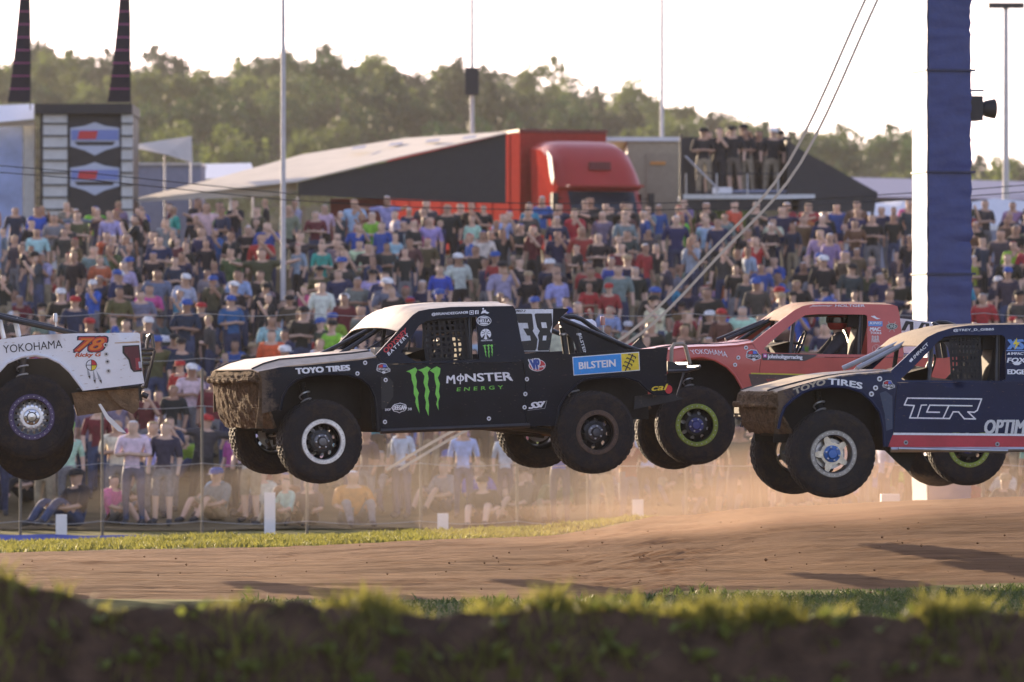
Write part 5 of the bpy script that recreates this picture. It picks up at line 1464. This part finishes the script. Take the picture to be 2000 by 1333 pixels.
# long pale awning with black end wall
t = thing('awning', 'long pale awning with black end wall sloping down from the red trailer', 'awning', base(640, 156))
sheet('roof', [[(266, 391, 152), (420, 372, 151.6), (580, 354, 151), (780, 306, 151), (990, 259, 151)], [(266, 388, 154), (430, 346, 156), (590, 302, 158), (790, 270, 160), (990, 257, 161)]], m_canvas, t, .03)
pp('end_wall', [(582, 357), (988, 262), (988, 398), (700, 386), (582, 382)], 151.2, .03, m_blk, t)
pp('valance', [(266, 392.5), (580, 356), (580, 374), (545, 382), (266, 394.5)], 151.7, .02, m_canvas, t)
for px, py in ((272, 391), (450, 370), (582, 384), (760, 390)): MB().tube([base(px, 152) - t.location, at(px, py, 152) - t.location], .04, 8).build('pole', m_alu, t)
for k in range(4):
    px, py = 690 + k * 72, 284 - k * 6.6
    pp('roof_patch', [(px, py + 3, 157.2), (px + 26, py + 0, 157.2), (px + 22, py + 5.5, 156.2), (px - 4, py + 8, 156.2)], 0, -.02, m_bluegrey, t)
t = thing('tool_cabinet', 'red tool cabinet standing under the long awning', 'cabinet', base(690, 154))
pb('body', 645, 388, 760, gy(154), 154, .8, M('cabinet_red', (.22, .03, .03), .4), t)
for k in range(4): pb('drawer', 650, 398 + k * 34, 755, 424 + k * 34, 153.97, .05, MATS['cabinet_red'], t)
# red semi: cab facing the camera and trailer
D = 158
m_semi = M('semi_red', (.46, .045, .035), .45, var=.08, coat=.15, vs=1, spec=.3); m_glass = M('dark_glass', (.02, .035, .06), .06, var=.1)
t = thing('semi_truck', 'red semi truck with tall rounded sleeper roof facing the track', 'truck', base(1210, D), R(17))
PR = [(0, .45, 1.12), (0, 1.05, 1.16), (.12, 1.3, 1.16), (1.0, 1.55, 1.18), (1.18, 1.84, 1.22), (1.60, 2.58, 1.20), (1.48, 2.68, 1.24), (1.85, 3.25, 1.24), (2.5, 3.78, 1.22), (3.3, 4.02, 1.16), (4.5, 4.08, 1.10)]
rows = []
for y_, z_, hw in PR:
    rows.append([(u * hw, y_ + .35 * abs(u) ** 5 * (1 if z_ > 1.6 else .5), z_ - (.22 * abs(u) ** 6 if z_ > 3.2 else 0)) for u in (k / 10 for k in range(-10, 11))])
MB().grid(rows).build('cab', m_semi, t)
for sg in (1, -1):
    side = [(r[-1] if sg > 0 else r[0]) for r in rows]
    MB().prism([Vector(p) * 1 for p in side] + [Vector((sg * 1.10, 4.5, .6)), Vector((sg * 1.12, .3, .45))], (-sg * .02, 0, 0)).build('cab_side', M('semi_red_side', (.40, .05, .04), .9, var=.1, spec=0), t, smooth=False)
    MB().box((sg * 1.42, 1.5, 2.15), (.16, .12, .72)).build('mirror', m_blk, t)
    MB().tube([(sg * 1.2, 1.5, 2.35), (sg * 1.42, 1.5, 2.35)], .02, 6).build('mirror_arm', m_blk, t)
    MB().box((sg * 1.235, 2.15, 2.2), (.02, .75, .62)).build('side_window', m_glass, t)
    MB().box((sg * .95, -.02, 1.0), (.30, .06, .24)).build('headlight', m_lite, t)
    for y_ in (1.0, 3.9): MB().lathe([(.2, -.14), (.5, -.15), (.52, -.1), (.52, .1), (.5, .15), (.2, .14)], 28, (sg * 1.0, y_, .52), 'x').build('wheel', m_rub, t)
ws = [[(u * .98, 1.19 - .035 + (1.60 - 1.18) * q + .30 * abs(u * .8) ** 5, 1.86 + .70 * q) for u in (k / 8 for k in range(-8, 9))] for q in (0, .5, 1)]
MB().grid(ws).build('windscreen', m_glass, t)
MB().box((0, 1.30, 2.70), (2.2, .30, .06)).build('sun_visor', m_semi, t)
MB().box((0, 1.78, 3.28), (.62, .10, .22)).build('roof_vent', M('dark_red', (.16, .02, .02), .5), t)
MB().box((0, -.03, 1.1), (1.1, .05, .7)).build('grille', m_alu, t)
for q in (0, 1):
    MB().prism([(-1.245, 2.35 + .0, 3.55), (-1.245, 2.75, 3.75), (-1.245, 2.45, 3.0), (-1.245, 2.25, 2.75), (-1.245, 2.1, 2.95)], (-.012, 0, 0)).build('white_swoosh', m_wht, t, smooth=False) if q == 0 else None
t2 = thing('semi_trailer', 'long red box trailer behind the red semi cab', 'trailer', t.location + Vector((-math.sin(R(17)) * 5.2, math.cos(R(17)) * 5.2, 0)), R(17))
m_trl = M('trailer_red', (.36, .05, .04), .95, var=.1, spec=0)
MB().box((0, 7, 2.75), (2.6, 14, 3.2)).build('body', m_trl, t2, smooth=False)
MB().box((0, 7, 4.40), (2.66, 14.06, .08)).build('roof_rail', M('dark_red', (0, 0, 0)), t2, smooth=False)
for y_ in (11, 12.4):
    for sg in (1, -1): MB().lathe([(.2, -.14), (.5, -.15), (.52, 0), (.5, .15), (.2, .14)], 24, (sg * 1.0, y_, .52), 'x').build('wheel', m_rub, t2)
for k in range(8): MB().box((-1.31, 1 + k * 1.75, 2.75), (.02, .06, 3.1)).build('side_rib', m_trl, t2, smooth=False)
# beige trailer
t = thing('beige_trailer', 'beige trailer front with white top edge right of the red semi', 'trailer', base(1290, 166))
m_beige = M('beige_panel', (.36, .30, .21), .6, var=.12)
pb('body', 1225, 276, 1330, gy(166) - 30, 166, 12, m_beige, t); pb('roof_rail', 1180, 268, 1331, 276, 165.9, 12.2, m_wht, t)
pb('door_panel', 1262, 300, 1322, 420, 165.95, .06, M('beige_door', (.30, .25, .18), .6), t); pb('skirt', 1232, gy(166) - 30, 1322, gy(166), 166.4, 8, m_blk, t)
pb('marker_lamp', 1270, 316, 1300, 322, 165.9, .05, M('amber', (.6, .25, .04), .4), t)
# black viewing platform
D = 152
t = thing('viewing_platform', 'black viewing platform with deck rail and sloping black roof', 'platform', base(1500, D))
pb('back_wall', 1330, 268, 1545, 380, D + 3.0, .05, m_blk, t)
pb('side_post', 1328, 262, 1334, gy(D), D, .1, m_blk, t)
pp('sloping_roof', [(1538, 272), (1560, 290), (1714, 376), (1714, 388), (1538, 388)], D + .2, 3.0, m_blk, t)
pp('valance', [(1545, 389), (1711, 389), (1708, 414), (1560, 417), (1545, 417)], D + .1, .04, m_blk, t)
pb('deck', 1330, 380, 1592, 389, D, 2.9, m_lite, t)
pb('deck_skirt', 1332, 390, 1560, 412, D + .1, .05, m_blk, t)
for px in (1362, 1446, 1552, 1704): pb('post', px - 3, 389, px + 3, gy(D), D + .3, .1, m_blk, t)
for px in (1340, 1400, 1460, 1520): MB().tube([at(px, 380, D + .1) - t.location, at(px, 338, D + .1) - t.location], .02, 6).build('rail_post', m_alu, t)
MB().tube([at(1334, 338, D + .1) - t.location, at(1530, 340, D + .1) - t.location], .02, 6).build('hand_rail', m_blk, t)
MB().tube([at(1338, 305, D + .05) - t.location, at(1405, 372, D + .05) - t.location], .03, 6).build('brace', m_alu, t)
pb('rolled_banner', 1392, 366, 1430, 378, D + .3, .25, m_wht, t); pb('table', 1432, 371, 1560, 376, D + .5, .6, m_bluegrey, t)
for (px, pz, hat, lab) in ((1375, 'arms crossed', HATS[0], 'person in black shirt leaning at the left end of the viewing platform'), (1402, 'filming', HATS[5], 'person in black shirt filming from the viewing platform'),
                           (1436, 'standing', HATS[0], 'person in black shirt and black cap mid viewing platform'), (1462, 'arms crossed', HATS[6], 'person with brown hair and crossed arms on the viewing platform'),
                           (1505, 'standing', HATS[1], 'person in white cap at the right end of the viewing platform'), (1389, 'standing', HATS[5], 'dark haired person at the back left of the viewing platform'),
                           (1420, 'standing', HATS[6], 'brown haired person at the back middle of the viewing platform'), (1450, 'filming', HATS[0], 'person in black cap filming from the platform back row'),
                           (1484, 'standing', HATS[5], 'dark haired person in the platform back row beside the white cap'), (1524, 'arms crossed', HATS[0], 'person in black cap at the platform back right corner')):
    a = at(px, 380, D + (2.1 if px in (1389, 1420, 1450, 1484, 1524) else 1.1)); a.z = at(0, 380, D).z + .01
    person(pz, a, rp.uniform(-.6, .3), (.02, .02, .025), hat, lab, 'people on the viewing platform', 1.06 + rp.uniform(-.06, .05), rp.choice([(.25, .21, .15), (.02, .02, .025), (.03, .04, .07), (.12, .1, .08)]))
# leafy bush seen through the platform
t = thing('green_bush', 'sunlit green bush seen under the viewing platform', 'bush', base(1405, 162))
c = fin(bpy.data.objects.new('foliage', crowns[0]), 'foliage', t); c.scale = (.32, .32, .34); c.color = (.16, .22, .04, 1); c.location = (0, 0, .2)
fin(bpy.data.objects.new('stem', trunk_me), 'stem', t).scale = (.3, .3, .3)
# long building with purple grey roof, white canopies at the right
t = thing('long_building', 'long low building with purple grey metal roof at the right', 'building', base(1860, 185))
pb('wall', 1625, 382, 2140, gy(185), 185, 8, m_bluegrey, t)
sheet('roof', [[(1610, 384, 184), (1800, 386, 184), (2160, 392, 184)], [(1636, 346, 190), (1800, 350, 190), (2150, 358, 190)]], M('purple_metal', (.20, .16, .22), .45, var=.08, metal=.2), t, .05)
for k in range(5): pb('window', 1660 + k * 95, 402, 1690 + k * 95, 428, 184.96, .05, m_glass, t)
for (a, b_, pk, y0, y1, dd, lab) in ((1490, 1800, 1660, 418, 432, 150, 'flat white canopy edge left of the blue tower'), (1650, 1860, 1760, 392, 424, 160, 'peaked white canopy behind the blue tower'), (1860, 2080, 1940, 388, 440, 156, 'white canopy with a peaked roof at the right edge')):
    t = thing('white_canopy', lab, 'canopy', base((a + b_) / 2, dd), group='white canopies at the right')
    sheet('roof', [[(a, y1, dd - 1.5), (pk, y1, dd - 1.5), (b_, y1, dd - 1.5)], [(a + 30, y0 + 8, dd), (pk, y0, dd), (b_ - 30, y0 + 8, dd)], [(a, y1, dd + 1.5), (pk, y1, dd + 1.5), (b_, y1, dd + 1.5)]], m_wht, t)
    pb('valance', a, y1, b_, y1 + 10, dd - 1.5, .02, m_wht, t)
    for px in (a + 3, b_ - 3): MB().tube([base(px, dd - 1.4) - t.location, at(px, y1, dd - 1.4) - t.location], .03, 8).build('pole', m_alu, t)
# tall poles
for (px, d_, r_, top, lab, lamp) in ((553, 128, .06, -160, 'tall pale steel pole standing in the crowd before the awning', 0), (922, 175, .07, -140, 'tall pole with a dark box above the red trailer', 2),
                                    (1293, 178, .07, -120, 'tall bare pole over the beige trailer', 0), (1965, 165, .10, 16, 'lamp post with a flat floodlight head at the right edge', 1)):
    zg = H(0, d_)
    t = thing('tall_pole', lab, 'pole', Vector(((px - 1000) / F * d_, d_, zg)), group='tall poles behind the crowd')
    MB().tube([(0, 0, -.2), (0, 0, (at(px, top, d_).z - zg) * .5), (0, 0, at(px, top, d_).z - zg)], [r_, r_ * .9, r_ * .75], 12).build('shaft', M('pole_grey', (.55, .53, .53), .6), t)
    if lamp == 1: MB().box((0, 0, at(px, 11, d_).z - zg), (1.05, .3, .16)).build('floodlight', m_blk, t)
    if lamp == 2: MB().box((0, -.2, at(px, 160, d_).z - zg), (.42, .3, .85)).build('junction_box', m_blk, t)
# blue wrapped tower
D = 84
zt = H((1840 - 1000) / F * D, D)
t = thing('wrapped_tower', 'square tower wrapped in blue cloth, sunlit on its left face', 'tower', Vector(((1842 - 1000) / F * D, D, zt)), R(14))
rows = []
for k in range(170):
    z_ = -.2 + 9.4 * k / 169; row = []
    for j in range(24):
        a = j / 24 * 4; s_ = int(a); f_ = a - s_; hw = .33
        P4 = [(-hw, -hw), (hw, -hw), (hw, hw), (-hw, hw)]
        x_ = P4[s_][0] + (P4[(s_ + 1) % 4][0] - P4[s_][0]) * f_; y_ = P4[s_][1] + (P4[(s_ + 1) % 4][1] - P4[s_][1]) * f_
        q = 1 + .06 * nz(a * 1.7, z_ * 1.6, 3) + .06 * nz(a * 1.1, z_ * 7.5, 5) + .03 * nz(a * 2.5, z_ * 16, 6) - .03 * (k % 28 == 0)
        row.append((x_ * q, y_ * q, z_))
    rows.append(row + [row[0]])
MB().grid(rows).build('cloth_wrap', M('blue_wrap', (.024, .042, .17), .5, var=.15, vs=3, bump=.3, bs=8), t)
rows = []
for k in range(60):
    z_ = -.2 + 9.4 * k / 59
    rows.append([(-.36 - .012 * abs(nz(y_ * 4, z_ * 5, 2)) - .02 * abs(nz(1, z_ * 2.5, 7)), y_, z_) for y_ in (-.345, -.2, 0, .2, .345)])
solidify(MB().grid(rows).build('sun_glitter_sheet', m_wht, t), .01)  # white sheet added so its colour carries the sun's glitter on this face
for z_ in (1.2, 2.5, 4.0, 5.5, 7.0): MB().box((0, 0, z_), (.76, .76, .03)).build('strap', M('navy_strap', (.02, .03, .09), .6), t)
MB().lathe([(.05, 0), (.12, .12), (.15, .26)], 16, (.52, -.05, 6.45), 'x').build('horn_speaker', m_blk, t)
MB().box((.42, -.05, 6.45), (.26, .34, .36)).build('speaker_box', m_blk, t)
MB().tube([(.2, 0, 6.72), (.62, -.05, 6.72)], .02, 6).build('bracket', m_alu, t)
# guy straps from the tower
pts = [(1800, -230, 84), (1690, 0, 83.5), (1540, 318, 83), (1380, 500, 82.5), (1230, 650, 82), (1050, 756, 81.5), (870, 850, 81), (755, 918, 80.5)]
for off, lab in ((0, 'pale webbing strap sagging from the tower to the ground'), (24, 'second pale webbing strap sagging just right of the first')):
    P3 = [at(px + off, py, d_) for px, py, d_ in pts]
    sm = []
    for i in range(len(P3) - 1):
        for k in range(6):
            q = k / 6; a, b_, c_, e_ = P3[max(0, i - 1)], P3[i], P3[i + 1], P3[min(len(P3) - 1, i + 2)]
            sm.append(.5 * ((2 * b_) + (c_ - a) * q + (2 * a - 5 * b_ + 4 * c_ - e_) * q * q + (3 * b_ - a - 3 * c_ + e_) * q ** 3))
    sm.append(P3[-1])
    mb = MB()
    for a, b_ in zip(sm, sm[1:]):
        n_ = Vector((-(b_ - a).z, 0, (b_ - a).x)).normalized() * .020
        mb.add([a - n_, a + n_, b_ + n_, b_ - n_], [(0, 1, 2, 3)])
    tag(solidify(mb.build('guy_strap', M('webbing', (.46, .40, .32), .7, var=.1, vs=6)), .006), lab, 'strap', 'guy straps of the tower')

# ------------------------------------------------------------------ fence at the foot of the bank
D = 90
fz = H(0, D)
m_wire = M('wire', (.45, .45, .47), .4, metal=.6); m_post = M('fence_post', (.13, .115, .095), .7, var=.2)
FP = [-140, 40, 200, 395, 600, 822, 1010, 1148, 1340, 1530, 1700, 1920, 2110]
t = thing('wire_fence', 'wire fence with slim grey posts at the foot of the bank', 'fence', Vector((0, D, fz)))
for px in FP:
    x_ = (px - 1000) / F * D
    MB().tube([(x_, 0, -.2), (x_, 0, 2.75)], .024, 8).build('post', m_post, t)
for py in (612, 700, 793, 905, 1018):
    z_ = at(0, py, D).z - fz
    p3 = []
    for k in range(len(FP) - 1):
        for q in range(5):
            x_ = ((FP[k] + (FP[k + 1] - FP[k]) * q / 5) - 1000) / F * D
            p3.append((x_, -.05, z_ - .05 * math.sin(math.pi * q / 5)))
    MB().tube(p3, .006, 5).build('wire', m_wire, t)
for i, (px, y0, y1) in enumerate(((120, 1005, 1042), (527, 962, 1046), (865, 1003, 1042), (1246, 976, 1022))):
    x_ = (px - 1000) / F * (D - 2); zb_ = H(x_, D - 2)
    zt_ = at(px, y0, D - 2).z
    t = thing('marker_stake', ['short white marker stake near the left edge', 'tall white marker stake under the black truck nose', 'short white marker stake below the black truck', 'white marker stake below the red truck wheels'][i], 'stake', Vector((x_, D - 2, zb_)), group='white stakes before the fence')
    MB().box((0, 0, (zt_ - zb_) / 2 - .1), (.17, .05, zt_ - zb_ + .2)).build('board', m_wht, t, smooth=False)
    MB().box((0, .04, (zt_ - zb_) / 2 - .15), (.05, .03, zt_ - zb_)).build('stake_post', m_post, t, smooth=False)
# blue track liner lying at the left
mb = MB()
rows = [[], []]
for k in range(30):
    px = -150 + 655 * k / 29
    d_ = 84 + 1.0 * k / 29
    rows[0].append(at(px, 1074 - 8 * k / 29, d_)); rows[1].append(at(px, 1043 + 7.5 * k / 29 + 1.2 * math.sin(k), d_ + .1))
tag(solidify(MB().grid(rows).build('blue_banner', M('blue_banner_cloth', (.10, .13, .42), .6, var=.2, vs=1.5)), .015), 'low blue banner lying along the far grass at the left', 'banner')
# overhead cables
for k, (dy, lab) in enumerate(((0, 'upper thin dark cable running over the crowd'), (13, 'lower thin dark cable running over the crowd'))):
    p3 = [at(px, py + dy, 100) for px, py in ((-100, 316), (150, 336), (400, 362), (560, 378), (800, 392), (1050, 398), (1300, 397), (1600, 388), (1900, 370), (2150, 350))]
    tag(MB().tube(p3, .009, 6).build('cable', m_blk), lab, 'cable', 'cables over the crowd')
# bins in the crowd
for px, py, d_, c_, lab in ((1535, 602, 122, (.02, .13, .05), 'dark green litter bin with pale lid among the crowd above the red truck'), (312, 602, 120, (.05, .06, .04), 'olive litter bin with white lid among the crowd at the left')):
    b0 = at(px, py, d_); b0.z = H(b0.x, d_) + .03
    t = thing('litter_bin', lab, 'bin', b0, group='litter bins in the crowd')
    MB().lathe([(.001, .0), (.26, .0), (.30, .85), (.32, .87), (.32, .92)], 20, (0, 0, 0), 'z').build('barrel', M('bin_%d' % px, c_, .5), t)
    MB().lathe([(.34, .90), (.34, .95), (.20, 1.03), (.001, 1.05)], 20, (0, 0, 0), 'z').build('lid', m_wht, t)
# white blocks added to stand for bright streaks of light at the tower foot
b0 = at(1738, 985, 80); b0.z = H(b0.x, 80) - .05
for k in range(3):
    o = MB().box((0, 0, 0), (.26, .3, .15)).build('bright_streak_block', m_wht, None, smooth=False)
    o.location = b0 + Vector((.02 * (k % 2), 0, .12 + .21 * k)); tag(o, ['bottom', 'middle', 'top'][k] + ' white block added for a bright streak under the navy truck', 'streak block', 'blocks added for bright streaks')

# ------------------------------------------------------------------ dust and haze
def volume(name, dens, col, g):
    m = bpy.data.materials.new(name); m.use_nodes = True
    n, l = m.node_tree.nodes, m.node_tree.links
    n.remove(n['Principled BSDF'])
    v = n.new('ShaderNodeVolumePrincipled'); v.inputs['Density'].default_value = dens; v.inputs['Color'].default_value = (*col, 1); v.inputs['Anisotropy'].default_value = g
    l.new(v.outputs[0], n['Material Output'].inputs['Volume'])
    return m
m_dust = volume('dust', 0.055, (.76, .56, .40), .15)
m_dust2 = volume('far_dust', 0.026, (.76, .63, .50), .15)
for i, (px, py, d_, rx, rz_, ry) in enumerate(((1500, 1010, 66, 2.6, .42, 2.0), (1800, 985, 67, 2.4, .5, 2.2), (1180, 1030, 65.5, 2.2, .28, 1.6), (1330, 960, 67.5, 1.3, .55, 1.6), (1650, 930, 70, 1.8, .5, 2.0), (1350, 940, 79, 6.5, .8, 3.0), (800, 960, 80, 5.0, .5, 2.5))):
    bm = bmesh.new(); bmesh.ops.create_icosphere(bm, subdivisions=4, radius=1)
    for v in bm.verts:
        q = 1 + .30 * nz(v.co.x * 1.6 + i * 7, v.co.y * 1.6, v.co.z * 1.6)
        v.co = Vector((v.co.x * rx * q, v.co.y * ry * q, v.co.z * rz_ * q))
    me = bpy.data.meshes.new('dust_cloud'); bm.to_mesh(me); bm.free(); me.materials.append(m_dust if i < 5 else m_dust2)
    o = bpy.data.objects.new('dust_cloud', me); COL.objects.link(o); o.location = at(px, py, d_)
    tag(o, 'thin tan dust hanging over the dirt track at the right', 'dust', kind='stuff')
hz = MB().box((0, 775, 36.5), (2900, 1850, 77)).build('haze', volume('haze_air', 0.00010, (.95, .93, .92), .2), smooth=False)
hz['kind'] = 'stuff'
